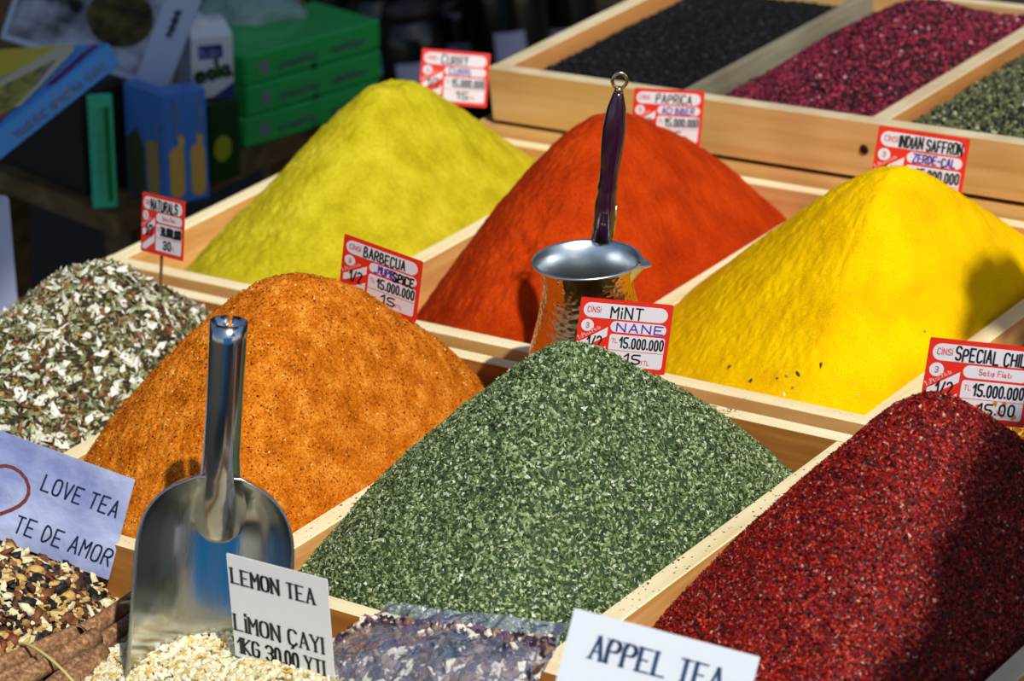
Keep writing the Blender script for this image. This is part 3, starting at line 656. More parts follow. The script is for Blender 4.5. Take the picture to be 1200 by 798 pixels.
# LEMON TEA
r, W_, H_ = sign('tea_sign', 'small white sign reading lemon tea limon çayı, leaning on the scoop', (264, 649), (387, 674), (270, 775), .98, 1.158, vz=-.42)
slab(W_, H_, .0008, .0008).build('paper', plain('lemon_paper', '#e6e4e2', .4, trans=.1), r)
sk_ = dict(wt=.0018, style='serif', track=1.3)
lines(r, DGREY, [('LEMON TEA', W_*.04, H_*.73, H_*.14, dict(sk_, fit=W_*.82)), ('LİMON ÇAYI', W_*.03, H_*.27, H_*.15, dict(sk_, fit=W_*.88)), ('1KG 30.00 YTL', W_*.04, H_*.05, H_*.145, dict(sk_, fit=W_*.93))])
# APPEL TEA
r, W_, H_ = sign('tea_sign', 'bright white sign reading appel tea at the bottom edge', (673, 712), (889, 768), (640, 846), 1.7, 1.13, vz=-.20)
slab(W_, H_, .0008, .0008).build('paper', plain('bright_paper', '#f2f7fc', .35, trans=.3), r)
MB().tube([(W_*.5, .0028, H_*.4), (W_*.5, .0028, -.10)], .0018, 8).build('stick', STICKM, r)
sk_ = dict(wt=.0021, style='serif', track=1.3, fit=W_*.70)
lines(r, plain('blue_print', '#2c4468', .5), [('APPEL TEA', W_*.14, H_*.62, H_*.20, sk_), ('ELMA ÇAYI', W_*.14, H_*.18, H_*.20, sk_)])

# ------------------------------------------------------------------ scoop
def steel(name, col, rough, bump=0.):
    m, n, b = newmat(name); b.inputs['Base Color'].default_value = lin(col); b.inputs['Metallic'].default_value = 1; b.inputs['Roughness'].default_value = rough
    if bump:
        tc = n.nodes.new('ShaderNodeTexCoord'); mp = n.nodes.new('ShaderNodeMapping'); mp.inputs['Scale'].default_value = (900, 900, 12); nz = n.nodes.new('ShaderNodeTexNoise'); nz.inputs['Scale'].default_value = 1
        n.links.new(tc.outputs['Object'], mp.inputs[0]); n.links.new(mp.outputs[0], nz.inputs[0]); bp = n.nodes.new('ShaderNodeBump'); bp.inputs['Strength'].default_value = bump; bp.inputs['Distance'].default_value = .0003
        n.links.new(nz.outputs[0], bp.inputs['Height']); n.links.new(bp.outputs[0], b.inputs['Normal'])
    return m
STEEL = steel('polished_steel', '#c4c8cc', .16, .25)
B0 = at(247, 800, Y=1.168); T0 = at(272, 364, Y=1.213)
zax = T0-B0; LS = np.linalg.norm(zax); zax /= LS
rt = MC[0]*1.0; xax = rt-zax*(rt@zax); xax /= np.linalg.norm(xax); yax = np.cross(zax, xax)
print('scoop', B0, T0, LS)
if yax @ MC[2] < 0: yax = -yax
SM = Matrix([[xax[i], yax[i], zax[i], B0[i]] for i in range(3)]+[[0, 0, 0, 1]])
if SM.to_3x3().determinant() < 0: print('WARN mirrored scoop')
scoop = empty('metal_scoop', mat=SM); tag(scoop, 'shiny steel scoop standing blade down with tubular handle up', 'scoop')
PXM = 1.85/FPX   # metres per pixel at the scoop
Wd = 93*PXM; ZS = LS*.60; dep = .046
m = MB(); nu, nv = 41, 46; V = []
for j in range(nv):
    t = j/(nv-1); z = ZS*(1-t)
    sh = min(1, t/.34); wv = Wd*(1-(1-sh)**2.5)**(1/2.2)*(1+.05*t) if t < .34 else Wd*(1+.05*t)
    wv = max(wv, .014); bd = dep*(1-(1-min(1, t/.36))**2.2)**.6 if t > 0 else 0
    for i in range(nu):
        u_ = -1+2*i/(nu-1); y_ = bd*(1-abs(u_)**2.6)-.020*t
        V.append((wv*math.sin(u_*math.pi/2)*.5+wv*u_*.5, y_-dep*.55, z-.004*(abs(u_)**2)*t))
F = [(j*nu+i, j*nu+i+1, (j+1)*nu+i+1, (j+1)*nu+i) for j in range(nv-1) for i in range(nu-1)]
m.add(V, F); pan = m.build('pan', STEEL, scoop, True); md = pan.modifiers.new('t', 'SOLIDIFY'); md.thickness = .0011; md.offset = 0
# rolled rim of the pan
rim = [V[j*nu] for j in range(nv-1, -1, -1)]+[V[j*nu+nu-1] for j in range(nv)]
MB().tube(rim, .0009, 6).build('rolled_edge', STEEL, scoop, True)
hr = 20*PXM; hy = -dep*.55+.004
m = MB(); k_ = 40; V = []; prof = [(hr, LS), (hr, LS-.012), (hr*.99, LS*.8), (hr*1.0, LS*.66), (hr*1.08, LS*.60), (hr*1.28, LS*.555), (hr*1.46, LS*.505), (hr*1.5, LS*.465), (hr*1.28, LS*.432), (hr*.85, LS*.412), (hr*.3, LS*.404)]
for i, (r_, z) in enumerate(prof):
    yo = hy+(.017 if i > 3 else 0)*min(1, (i-3)/4)
    for j in range(k_):
        a = math.pi/2+.10+(2*math.pi-.20)*j/(k_-1) if i < 2 else math.pi/2+(2*math.pi)*j/(k_-1)
        V.append((r_*math.cos(a), yo+r_*math.sin(a), z))
F = [(i*k_+j, i*k_+j+1, (i+1)*k_+j+1, (i+1)*k_+j) for i in range(len(prof)-1) for j in range(k_-1)]
m.add(V, F); hd = m.build('handle', STEEL, scoop, True); md = hd.modifiers.new('t', 'SOLIDIFY'); md.thickness = .0012; md.offset = -1
tor = [(hr*1.01*math.cos(a), hy+hr*1.01*math.sin(a), LS*.885) for a in np.linspace(0, 2*math.pi, 33)]
MB().tube(tor, .0005, 5, caps=False).build('crimp_ring', STEEL, scoop, True)

# ------------------------------------------------------------------ coffee pot
def copper():
    m, n, b = newmat('hammered_copper'); b.inputs['Metallic'].default_value = 1; b.inputs['Roughness'].default_value = .18; b.inputs['Base Color'].default_value = lin('#c89468')
    tc = n.nodes.new('ShaderNodeTexCoord'); vo = n.nodes.new('ShaderNodeTexVoronoi'); vo.inputs['Scale'].default_value = 220; n.links.new(tc.outputs['Object'], vo.inputs[0])
    bp = n.nodes.new('ShaderNodeBump'); bp.inputs['Strength'].default_value = .35; bp.inputs['Distance'].default_value = .002; n.links.new(vo.outputs['Distance'], bp.inputs['Height']); n.links.new(bp.outputs[0], b.inputs['Normal'])
    return m
YP = 1.527; rc = at(677, 306, Y=YP)
pot = empty('coffee_pot', (rc[0], rc[1], rc[2]-.135)); tag(pot, 'copper long-handled coffee pot with tinned rim behind the mint', 'coffee pot')
rl = Matrix.Rotation(math.radians(3), 4, Vector(MC[2])); pot.rotation_euler = rl.to_euler()
prof = [(0, .0), (.044, .0), (.050, .006), (.0515, .02), (.0495, .045), (.044, .070), (.0375, .092), (.0335, .110), (.0325, .120), (.0345, .128), (.0370, .134)]
body = MB().lathe(prof, 48).build('body', copper(), pot, True)
inn = [(.0388, .1352), (.0372, .1358), (.0345, .131), (.0315, .120), (.0315, .108), (.036, .09), (.043, .05), (.044, .012), (0, .010)]
TIN = steel('tinned_inside', '#d4dadc', .32)
def lip(prof, spout):
    m = MB(); k = 64; V = []
    for r_, z in prof:
        for j in range(k):
            a = 2*math.pi*j/k; d = (a-spout+math.pi) % (2*math.pi)-math.pi; s = math.exp(-(d/.16)**2)*max(0, (z-.118)/.018)
            rr = r_+.0085*s; V.append((rr*math.cos(a), rr*math.sin(a), z-.002*s))
    F = [(i*k+j, i*k+(j+1) % k, (i+1)*k+(j+1) % k, (i+1)*k+j) for i in range(len(prof)-1) for j in range(k)]
    return m.add(V, F)
cx_, cy_ = MC[0][0], MC[0][1]; spout = math.atan2(cy_, cx_)-.25
lip([(.0372, .1335), (.0395, .1345), (.0398, .136), (.0385, .1368)]+inn[1:], spout).build('tinned_rim', TIN, pot, True)
# handle
def toL(p): return pot.matrix_basis.inverted() @ Vector(p)
A_ = toL(at(705, 281, Y=YP+.041)); Bv = toL(at(725, 106, Y=YP+.050)); ax = Bv-A_
HND = plain('dark_varnished_wood', '#2c0f24', .15, spec=.8)
prof = [(0, .0085), (.10, .0088), (.2, .009), (.25, .0092), (.33, .0078), (.36, .0088), (.40, .0076), (.5, .0082), (.62, .0095), (.75, .0098), (.88, .0078), (.96, .0050), (1.0, .0035)]
pts = [np.array(A_+ax*t) for t, _ in prof]
MB().tube(pts, [r_*.88 for _, r_ in prof], 20).build('handle', HND, pot, True)
BR = plain('brass', '#d8c48c', .2, 1.)
rp = Bv+ax.normalized()*.0075; sx = Vector(MC[0]); 
tor = [np.array(rp+sx*.0052*math.cos(a)+ax.normalized()*.0058*math.sin(a)) for a in np.linspace(0, 2*math.pi, 25)]
MB().tube(tor, .0013, 8, caps=False).build('hanging_ring', BR, pot, True)
MB().tube([np.array(Bv-ax*.01), np.array(Bv+ax.normalized()*.003)], [.0036, .0016], 10).build('ring_socket', BR, pot, True)
nrm = -Vector(MC[2])
for t in (.11, .19):
    c_ = A_+ax*t+nrm*.0072; MB().tube([np.array(c_), np.array(c_+nrm*.0012)], [.0022, .0016], 12).build('rivet', BR, pot, True)
st = A_+sx*.0078
MB().tube([np.array(st+ax*.02), np.array(st+ax*.12), np.array(st+ax*.24)], .0012, 6).build('brass_tang', BR, pot, True)
MB().tube([np.array(A_-ax*.03), np.array(A_+ax*.03)], [.004, .006], 12).build('handle_bracket', BR, pot, True)

# ------------------------------------------------------------------ lower row in front
lt = tray('spice_tray', 'low tray in the nearest row holding tea mixes and cinnamon', -1.74, -.72, .93, 1.2185, -.055, .049, [-.98], th=.012)
# love tea mound
bl = (-1.7255, -1.375, .945, 1.2055)
def love(X, Y):
    a = np.clip(1-np.hypot((X+1.475)/.17, (Y-1.13)/.13), 0, 1); b_ = np.clip((-1.32-X)/.12, 0, 1)
    return -.062+.082*np.clip(a, 0, 1)**.85*np.clip(b_+.15, 0, 1)+fbm(X, Y, 30, 3, 71)*.012
lov = sheet('loose_tea_mix', bl, lambda x, y: love(x, y)-.004, 60, 60, plain('tea_base', '#2a1a0c', .9), -.098); tag(lov, 'chunky loose tea mix of cream, brown and black pieces at lower left', 'tea', kind='stuff')
P, N = sample(bl, love, 14000, .004)
g = grains('tea_piece', P, N, (.0040, .0030, .0018), grainmat('tea_bits', [(0, '#14100e'), (.14, '#1c1a22'), (.24, '#3c2012'), (.36, '#6c4020'), (.46, '#9c6a34'), (.58, '#c0964c'), (.70, '#dcc07c'), (.82, '#efe0b0'), (.95, '#6a2a18')], .6, .4), lov, 'chunk', .8, lift=.3); g['kind'] = 'stuff'
P, N = sample(bl, love, 1100, .006)
g = grains('tea_chunk', P, N, (.0064, .0044, .0024), grainmat('tea_bits2', [(0, '#14100e'), (.2, '#1c1a22'), (.3, '#7c4a20'), (.5, '#d8b060'), (.65, '#f0e4b8'), (.93, '#7a3c20')], .6, .4), lov, 'chunk', .8, lift=.5, smooth=True); g['kind'] = 'stuff'
# lemon granules
bg_ = (-1.338, -1.105, 1.03, 1.206)
def lem(X, Y): return -.019-np.clip((1.19-Y), 0, .2)*.02+.010*np.exp(-((X+1.19)/.05)**2-((Y-1.13)/.05)**2)-np.clip((-1.245-X), 0, .2)*.06+fbm(X, Y, 25, 3, 81)*.006-np.clip((X+1.15), 0, 1)*.3
lg = sheet('lemon_tea_granules', bg_, lambda x, y: lem(x, y)-.002, 50, 50, plain('granule_base', '#a8925c', .9), -.098); tag(lg, 'cream lemon tea granules at the foot of the scoop', 'tea', kind='stuff')
P, N = sample(bg_, lem, 11000, .003)
g = grains('granule', P, N, (.0027, .0022, .0015), grainmat('granules', [(0, '#efe6c2'), (.3, '#e2d2a0'), (.55, '#f6f0d8'), (.75, '#c8b070'), (.88, '#dcb858'), (.95, '#9c8850')], .7, .3), lg, 'chunk', .8, lift=.4); g['kind'] = 'stuff'

# cinnamon bundles
def bark():
    m, n, b = newmat('cinnamon_bark'); tc = n.nodes.new('ShaderNodeTexCoord'); nz = n.nodes.new('ShaderNodeTexNoise'); nz.inputs['Scale'].default_value = 320; nz.inputs['Detail'].default_value = 8; n.links.new(tc.outputs['Object'], nz.inputs[0])
    r = ramp(n, [(.3, '#5c3a22'), (.5, '#8c6240'), (.7, '#b08e64')], nz.outputs[0]); n.links.new(r.outputs[0], b.inputs['Base Color']); b.inputs['Roughness'].default_value = .85
    bp = n.nodes.new('ShaderNodeBump'); bp.inputs['Strength'].default_value = .4; bp.inputs['Distance'].default_value = .001; n.links.new(nz.outputs[0], bp.inputs['Height']); n.links.new(bp.outputs[0], b.inputs['Normal'])
    return m
BARK = bark(); RAF = plain('raffia', '#c8bc70', .7)
def quill(p0, p1, R_, parent, seed):
    rs = random.Random(seed); p0 = np.array(p0); p1 = np.array(p1); t = p1-p0; t /= np.linalg.norm(t)
    a = np.cross(t, [0, 0, 1.]); a /= np.linalg.norm(a); b = np.cross(a, t); n = 9; V = []; k = 26; bend = rs.uniform(-.002, .002)
    for i in range(n):
        s = i/(n-1); c = p0+(p1-p0)*s+b*bend*math.sin(math.pi*s)
        for j in range(k):
            ph = -.3*math.pi+j/(k-1)*2.75*math.pi; rr = R_*(.52+.48*min(1, j/(k-1)*1.25))*(1+.05*math.sin(3*s+j*.5+seed))
            V.append(c+rr*(math.cos(ph)*a+math.sin(ph)*b))
    F = [(i*k+j, i*k+j+1, (i+1)*k+j+1, (i+1)*k+j) for i in range(n-1) for j in range(k-1)]
    o = MB().add(V, F).build('cinnamon_stick', BARK, parent, True); o.matrix_parent_inverse = Matrix.Translation(-parent.location)
    md = o.modifiers.new('t', 'SOLIDIFY'); md.thickness = .0011
def bundle(label, sticks, z, tie, seed):
    z += .004 if seed == 100 else 0
    """sticks: pixel ends and radius, height above z"""
    pts = [(at(a[0], a[1], z=z+dz), at(b[0], b[1], z=z+dz), R_) for a, b, R_, dz in sticks]
    c = sum(p[0]+p[1] for p in pts)/(2*len(pts)); r = empty('cinnamon_bundle', (c[0], c[1], z-.012)); tag(r, label, 'cinnamon', 'tied cinnamon bundles')
    for i, (a, b, R_) in enumerate(pts): quill(a, b, R_, r, seed+i)
    ts = [a+(b-a)*tie for a, b, _ in pts]; R_ = pts[0][2]
    d = pts[0][1]-pts[0][0]; d /= np.linalg.norm(d); s = np.cross(d, [0, 0, 1.]); s /= np.linalg.norm(s); u = np.cross(s, d)
    cc = sum(ts)/len(ts); A2 = max(abs((t_-cc)@s) for t_ in ts)+R_*1.12; B2 = max(abs((t_-cc)@u) for t_ in ts)+R_*1.15
    lp = [cc+A2*math.cos(q)*s+B2*math.sin(q)*u for q in np.linspace(0, 2*math.pi, 33)]
    o = MB().tube(lp, .0011, 6, caps=False).build('raffia_tie', RAF, r, True); o.matrix_parent_inverse = Matrix.Translation(-r.location)
bundle('cinnamon bundle nearest the camera, tied with yellow raffia', [((-60, 800), (88, 742), .0062, -.001), ((-30, 830), (112, 745), .0062, .004), ((0, 850), (100, 770), .0058, .006), ((30, 850), (118, 765), .0072, .001), ((-60, 830), (60, 770), .0055, -.006), ((70, 860), (128, 790), .0055, -.006)], -.030, .62, 100)
bundle('cinnamon bundle behind the first one, running up behind the scoop', [((94, 742), (196, 672), .0065, .004), ((108, 758), (205, 690), .0062, .002), ((122, 775), (212, 712), .0058, -.004), ((130, 790), (215, 735), .0048, -.012), ((135, 802), (218, 752), .0042, -.016)], -.030, .62, 200)

# ------------------------------------------------------------------ plastic bag
def film():
    m, n, b = newmat('clear_plastic'); n.nodes.remove(b); L = n.links
    tr = n.nodes.new('ShaderNodeBsdfTransparent'); tr.inputs[0].default_value = (.93, .95, 1, 1)
    gl = n.nodes.new('ShaderNodeBsdfGlossy'); gl.inputs['Roughness'].default_value = .07; df = n.nodes.new('ShaderNodeBsdfDiffuse'); df.inputs[0].default_value = (.8, .86, 1, 1)
    tc = n.nodes.new('ShaderNodeTexCoord'); nz = n.nodes.new('ShaderNodeTexNoise'); nz.inputs['Scale'].default_value = 45; nz.inputs['Detail'].default_value = 4; nz.inputs['Distortion'].default_value = 1.5; L.new(tc.outputs['Object'], nz.inputs[0])
    bp = n.nodes.new('ShaderNodeBump'); bp.inputs['Strength'].default_value = 1; bp.inputs['Distance'].default_value = .009; L.new(nz.outputs[0], bp.inputs['Height']); L.new(bp.outputs[0], gl.inputs['Normal']); L.new(bp.outputs[0], df.inputs['Normal'])
    fr = n.nodes.new('ShaderNodeFresnel'); fr.inputs[0].default_value = 1.35
    m1 = n.nodes.new('ShaderNodeMixShader'); m1.inputs[0].default_value = .12; L.new(tr.outputs[0], m1.inputs[1]); L.new(df.outputs[0], m1.inputs[2])
    ma = n.nodes.new('ShaderNodeMath'); ma.operation = 'MULTIPLY_ADD'; ma.inputs[1].default_value = .8; ma.inputs[2].default_value = .02; ma.use_clamp = True; L.new(fr.outputs[0], ma.inputs[0])
    m2 = n.nodes.new('ShaderNodeMixShader'); L.new(ma.outputs[0], m2.inputs[0]); L.new(m1.outputs[0], m2.inputs[1]); L.new(gl.outputs[0], m2.inputs[2])
    L.new(m2.outputs[0], n.nodes['Material Output'].inputs[0]); return m
FILM = film()
c00, c10, c01, c11 = at(456, 706, z=.016), at(667, 730, z=.030), at(322, 812, z=-.035), at(600, 862, z=-.02)
bagN = np.cross(c10-c00, c01-c00); bagN /= np.linalg.norm(bagN); bagN = bagN if bagN[2] > 0 else -bagN
def bagp(u, v, k, thick):
    p = (c00*(1-u)+c10*u)*(1-v)+(c01*(1-u)+c11*u)*v
    vv = np.clip((v-.16)/.84, 0, 1); f = np.clip(4*u*(1-u), 0, 1)**.45*np.where(v < .16, 0, np.clip(np.sin(math.pi*np.clip(vv, 0, .93))*1.15, 0, 1)**.5)
    return p, f
def bag_sheet(thick, wr, nu=90, nv=70, sgn=1):
    U, Vv = np.meshgrid(np.linspace(0, 1, nu), np.linspace(0, 1, nv)); U = U.ravel(); Vv = Vv.ravel()
    P = ((c00[None]*(1-U)[:, None]+c10[None]*U[:, None])*(1-Vv)[:, None]+(c01[None]*(1-U)[:, None]+c11[None]*U[:, None])*Vv[:, None])
    vv = np.clip((Vv-.17)/.83, 0, 1); f = np.clip(4*U*(1-U), 0, 1)**.5*np.sin(math.pi*np.clip(vv, 0, 1)*.97)**.6
    w_ = fbm(U*1.0, Vv*.8, 9, 4, 91)*wr*(1.0+1.5*(Vv < .2))+np.sin(U*40+fbm(U, Vv, 5, 2, 3)*9)*wr*.35*np.clip(1-Vv/.25, 0, 1)
    P = P+bagN[None]*(sgn*f*thick+w_)[:, None]
    return P, nu, nv
def gridF(nu, nv):
    i = np.arange(nu*nv).reshape(nv, nu); return np.c_[i[:-1, :-1].ravel(), i[:-1, 1:].ravel(), i[1:, 1:].ravel(), i[1:, :-1].ravel()]
bag = empty('plastic_bag', tuple(c01)); tag(bag, 'clear plastic bag of dried mix lying in front of the mint', 'bag')
P, nu, nv = bag_sheet(.022, .004); o = fastmesh('top_film', P, gridF(nu, nv), FILM, bag); o.matrix_parent_inverse = Matrix.Translation(-bag.location)
P2, nu, nv = bag_sheet(.012, .003, sgn=-1); o = fastmesh('bottom_film', P2, gridF(nu, nv), FILM, bag); o.matrix_parent_inverse = Matrix.Translation(-bag.location)
n_ = 7500; U = rng.uniform(.03, .97, n_); Vv = rng.uniform(.2, .98, n_)
Q = ((c00[None]*(1-U)[:, None]+c10[None]*U[:, None])*(1-Vv)[:, None]+(c01[None]*(1-U)[:, None]+c11[None]*U[:, None])*Vv[:, None])
vv = (Vv-.17)/.83; f = np.clip(4*U*(1-U), 0, 1)**.5*np.sin(math.pi*vv*.97)**.6
Q = Q+bagN[None]*(f*(.013)*rng.uniform(.35, 1, n_))[:, None]
g = grains('bagged_dried_mix', Q, np.tile(bagN, (n_, 1)), (.0052, .0036, .0016), grainmat('bag_bits', [(0, '#2a2230'), (.2, '#4a3c58'), (.38, '#6c5878'), (.52, '#8a6c60'), (.66, '#a88c70'), (.76, '#5c3a30'), (.82, '#ece2cc')], .5, .4), None, 'chunk', .5)
tag(g, 'dried purple, brown and cream pieces inside the clear bag', 'tea', kind='stuff')

# ------------------------------------------------------------------ left background: shelf and boxes
def orient_box(name, label, P0, P1, zb, zt, depth, mats, cat='box', group=None, lean=0.0, bev=.001, prints=None, parts=None):
    """upright box whose front bottom edge runs P0 -> P1 (xy), depth goes away from the camera"""
    P0 = np.array(P0[:2]); P1 = np.array(P1[:2]); d = P1-P0; W_ = np.linalg.norm(d); d /= W_; n_ = np.array([-d[1], d[0]])
    if n_ @ MC[2][:2] < 0: n_ = -n_
    Mx = Matrix([[d[0], n_[0], 0, P0[0]], [d[1], n_[1], 0, P0[1]], [0, 0, 1, zb], [0, 0, 0, 1]])
    r = empty(name, mat=Mx); tag(r, label, cat, group)
    MB().box(0, W_, 0, depth, 0, zt-zb, bev).build('carton', mats, r)
    if prints: prints(r, W_, zt-zb)
    return r, W_, zt-zb
# the old shelf slopes a little: it and everything on it is turned about PIV
TILT = math.radians(6.3); PVX = (195, 240)
def pre(x, y):
    dx, dy = x-PVX[0], y-PVX[1]; c, s_ = math.cos(TILT), math.sin(TILT); return PVX[0]+c*dx+s_*dy, PVX[1]-s_*dx+c*dy
_before = set(o.name for o in C.objects)
# old shelf
s1, s2, s3, s0 = [at(*pre(*p_), z=-.10) for p_ in ((137, 254), (-60, 178), (380, 140), (200, 60))]
V = [(p[0], p[1], z) for z in (-.122, -.10) for p in (s2, s1, s3, s0)]
sh = empty('shelf', (s1[0], s1[1], -.8)); tag(sh, 'old wooden shelf under the boxes at the left, its corner near the herb card', 'shelf')
o = MB().add(V, [(3, 2, 1, 0), (4, 5, 6, 7), (0, 1, 5, 4), (1, 2, 6, 5), (2, 3, 7, 6), (3, 0, 4, 7)]).build('shelf_board', DARKW, sh); o.matrix_parent_inverse = Matrix.Translation(-sh.location)
for q in ((s1*.8+s0*.2), (s2*.8+s0*.2), (s3*.8+s0*.2)):
    o = MB().box(q[0]-.02, q[0]+.02, q[1]-.02, q[1]+.02, -.75, -.1225).build('leg', DARKW, sh); o.matrix_parent_inverse = Matrix.Translation(-sh.location)
ZSH = -.0995
def P_at(x, y, z=ZSH): return at(*pre(x, y), z=z)
def zfor(px, py, P): return at(px, py, X=P[0])[2]
def zline(px, py, P):  # height of the vertical line through P at picture row py
    z0 = P[2]; py = pre(px, py)[1]
    best = None
    for z in np.linspace(z0, z0+.5, 2001):
        q = (np.array([P[0], P[1], z])-CAM) @ MC.T; yy = q[1]/q[2]*FPX+399
        if best is None or abs(yy-py) < best[0]: best = (abs(yy-py), z)
    return best[1]
def squig(mb, x, z, w_, h_, wt, n=6, rot=0., seed=0):
    s = ''.join(random.Random(seed+i).choice('nuaeocsrdh') for i in range(n)); write(mb, s, x, z, h_, wt, -.0006, rot=rot, fit=w_)
# three green boxes
GREEN = plain('green_card', '#24b850', .25); GTEXT = plain('grey_print', '#7c8c90', .5)
g0 = P_at(288, 176); g1 = P_at(447, 128)
zt3 = zline(285, 143, g0); hb = (zline(285, 66, g0)-g0[2])/3
print('green box', g0, g1, hb)
for i in range(3):
    sh_ = (0, .004, .002)[i]
    def pr(r, W_, H_):
        k = MB(); c_ = (W_*.16, H_*.5); k.poly(rrect(W_*.10, W_*.17, H_*.25, H_*.75, .01), -.0006); squig(k, W_*.24, H_*.3, W_*.28, H_*.36, .002, 7, seed=1); squig(k, W_*.62, H_*.34, W_*.26, H_*.3, .002, 8, seed=2); k.build('front_print', GTEXT, r)
        k = MB(); k.box(W_*.5-.003, W_*.5+.003, -.001, .003, -.0005, .006); k.build('tuck_tab', plain('dark_green', '#0a4a1c', .4), r)
    lab = ('green carton at the bottom of the stack of three', 'green carton in the middle of the stack of three', 'green carton on top of the stack of three')[i]
    d_ = (g1-g0)[:2]; d_ = d_/np.linalg.norm(d_)*sh_
    orient_box('green_carton', lab, (g0[0]+d_[0], g0[1]+d_[1]), (g1[0]+d_[0]*.5, g1[1]+d_[1]*.5), ZSH+i*hb+.0003, ZSH+(i+1)*hb-.0008, .11, GREEN, 'box', 'stacked green cartons', prints=pr, bev=.0025)
# blue box with wheat-coloured pictures: two faces
BLUE = plain('blue_card', '#4884d4', .3)
b0, b1 = P_at(197, 241), P_at(246, 232)
def pr(r, W_, H_):
    k = MB()
    for j in range(2):
        k.poly(rrect(W_*(.08+.5*j), W_*(.42+.5*j), H_*.05, H_*.52, .008), -.0006); k.poly(rrect(W_*(.30+.44*j), W_*(.44+.44*j), H_*.5, H_*.62, .004), -.0007)
    k.build('biscuit_picture', plain('biscuit', '#e0b450', .5), r)
    k = MB(); write(k, 'nuaec', W_*.30, H_*.60, W_*.18, .0022, -.0008, rot=math.pi/2, fit=H_*.34); write(k, 'coanu', W_*.85, H_*.60, W_*.18, .0022, -.0008, rot=math.pi/2, fit=H_*.34); k.build('print', plain('pale_print', '#9cb0d0', .5), r)
zt = zline(197, 112, b0)
orient_box('blue_biscuit_box', 'blue box with golden biscuit pictures, right one of the pair behind the herb card', b0, b1, ZSH, zt, .03, BLUE, prints=pr)
b2_ = P_at(150, 222)
def pr2(r, W_, H_):
    k = MB(); 
    k.poly(rrect(W_*.55, W_*.85, H_*.05, H_*.55, .006), -.0006); k.build('biscuit_picture', plain('biscuit2', '#b89848', .5), r)
    k = MB(); k.poly([(W_*.05, H_*.02), (W_*.05, H_*.5), (W_*.3, H_*.62), (W_*.5, H_*.45), (W_*.5, H_*.02)], -.0007); k.build('leaf_picture', plain('olive_print', '#3c4a1e', .6), r)
    k = MB(); write(k, 'nuaoc', W_*.9, H_*.2, W_*.12, .0022, -.0008, rot=math.pi/2, fit=H_*.5); k.build('print', plain('pale_print2', '#9cb0d0', .5), r)
e_ = (b0-b2_); e_ = e_/np.linalg.norm(e_)
orient_box('blue_biscuit_box', 'blue box with olive leaf picture, left one of the pair behind the herb card', b2_, b0-e_*.002, ZSH, zt-.001, .018, BLUE, prints=pr2)
# slim turquoise and green pack
t0, t1 = P_at(109.5, 245), P_at(138, 243)
def pr3(r, W_, H_):
    k = MB(); k.poly(rrect(W_*.62, W_*.85, H_*.06, H_*.90, .001), -.0006); k.build('green_stripe', plain('leaf_green', '#0c8420', .4), r)
    k = MB(); write(k, 'nuaecohdnu', W_*.50, H_*.10, W_*.25, .002, -.0008, rot=math.pi/2, fit=H_*.78); k.build('print', plain('pale_mint_print', '#8cd8bc', .5), r)
orient_box('turquoise_carton', 'slim turquoise carton with a dark green stripe standing on the shelf corner', t0, t1, ZSH, zline(109.5, 114, t0), .008, plain('turquoise_card', '#44d4a4', .35), prints=pr3)
# dark carton in the shadow, left of the turquoise one
e0, e1 = P_at(-6, 186), P_at(101, 230)
orient_box('dark_carton', 'nearly black carton in shadow left of the slim turquoise one', e0, e1, ZSH, zline(-6, 70, e0), .08, plain('black_card', '#14120f', .6))
# dark green box with yellow seal, white milk-like carton above
d0, d1 = P_at(249, 216), P_at(283, 206)
def pr4(r, W_, H_):
    k = MB(); c_ = (W_*.38, H_*.42); k.poly([(c_[0]+W_*.30*math.cos(-a), c_[1]+W_*.36*math.sin(-a)) for a in np.linspace(0, 2*math.pi, 20, endpoint=False)], -.0006); k.build('yellow_seal', plain('seal', '#9ca820', .5), r)
zd = zline(249, 124, d0)
orient_box('dark_green_box', 'dark green box with a yellow round seal, under the white carton', d0, d1, ZSH, zd, .07, plain('deep_green_card', '#123a10', .5), prints=pr4)
# white carton with blue panel
q0, q1 = P_at(226, 119, zd+.001), P_at(275, 114, zd+.001)
def pr5(r, W_, H_):
    k = MB(); k.poly(rrect(W_*.17, W_*.75, H_*.66, H_*.88, .001), -.0006); k.build('blue_label', plain('navy_print', '#24347c', .5), r)
    k = MB(); write(k, 'lacto', W_*.23, H_*.71, H_*.12, .002, -.0009, fit=W_*.42); k.build('label_print', plain('lilac_print', '#8c98c8', .5), r)
    k = MB(); write(k, 'eola', W_*.12, H_*.30, H_*.28, .0048, -.0008, rot=.16, fit=W_*.82); k.build('green_lettering', plain('green_script', '#1c5c24', .5), r)
    k = MB(); k.poly([(0.001, 0.001), (0.001, H_*.03), (W_*.5, H_*.05), (W_*.999, H_*.26), (W_*.999, .001)], -.0005); k.build('blue_foot', plain('navy2', '#2c3070', .5), r)
    top = MB(); top.box(W_*.05, W_*.5, .012, .045, H_, H_+.016, .002); top.build('spout_cap', plain('cap_white', '#e8ecf0', .4), r)
    top = MB(); V = [(0, 0, H_), (W_, 0, H_), (W_, .06, H_), (0, .06, H_), (W_*.1, .02, H_+.012), (W_*.95, .02, H_+.012), (W_*.95, .04, H_+.012), (W_*.1, .04, H_+.012)]
    top.add(V, [(0, 1, 5, 4), (1, 2, 6, 5), (2, 3, 7, 6), (3, 0, 4, 7), (4, 5, 6, 7)]); top.build('folded_top', plain('carton_white2', '#dfe4ea', .4), r)
zq = zline(226, 46, q0)
orient_box('white_carton', 'white drink carton with blue label and green lettering on the dark green box', q0, q1, zd+.001, zq, .06, plain('carton_white', '#cfd2d6', .4), 'carton', prints=pr5)
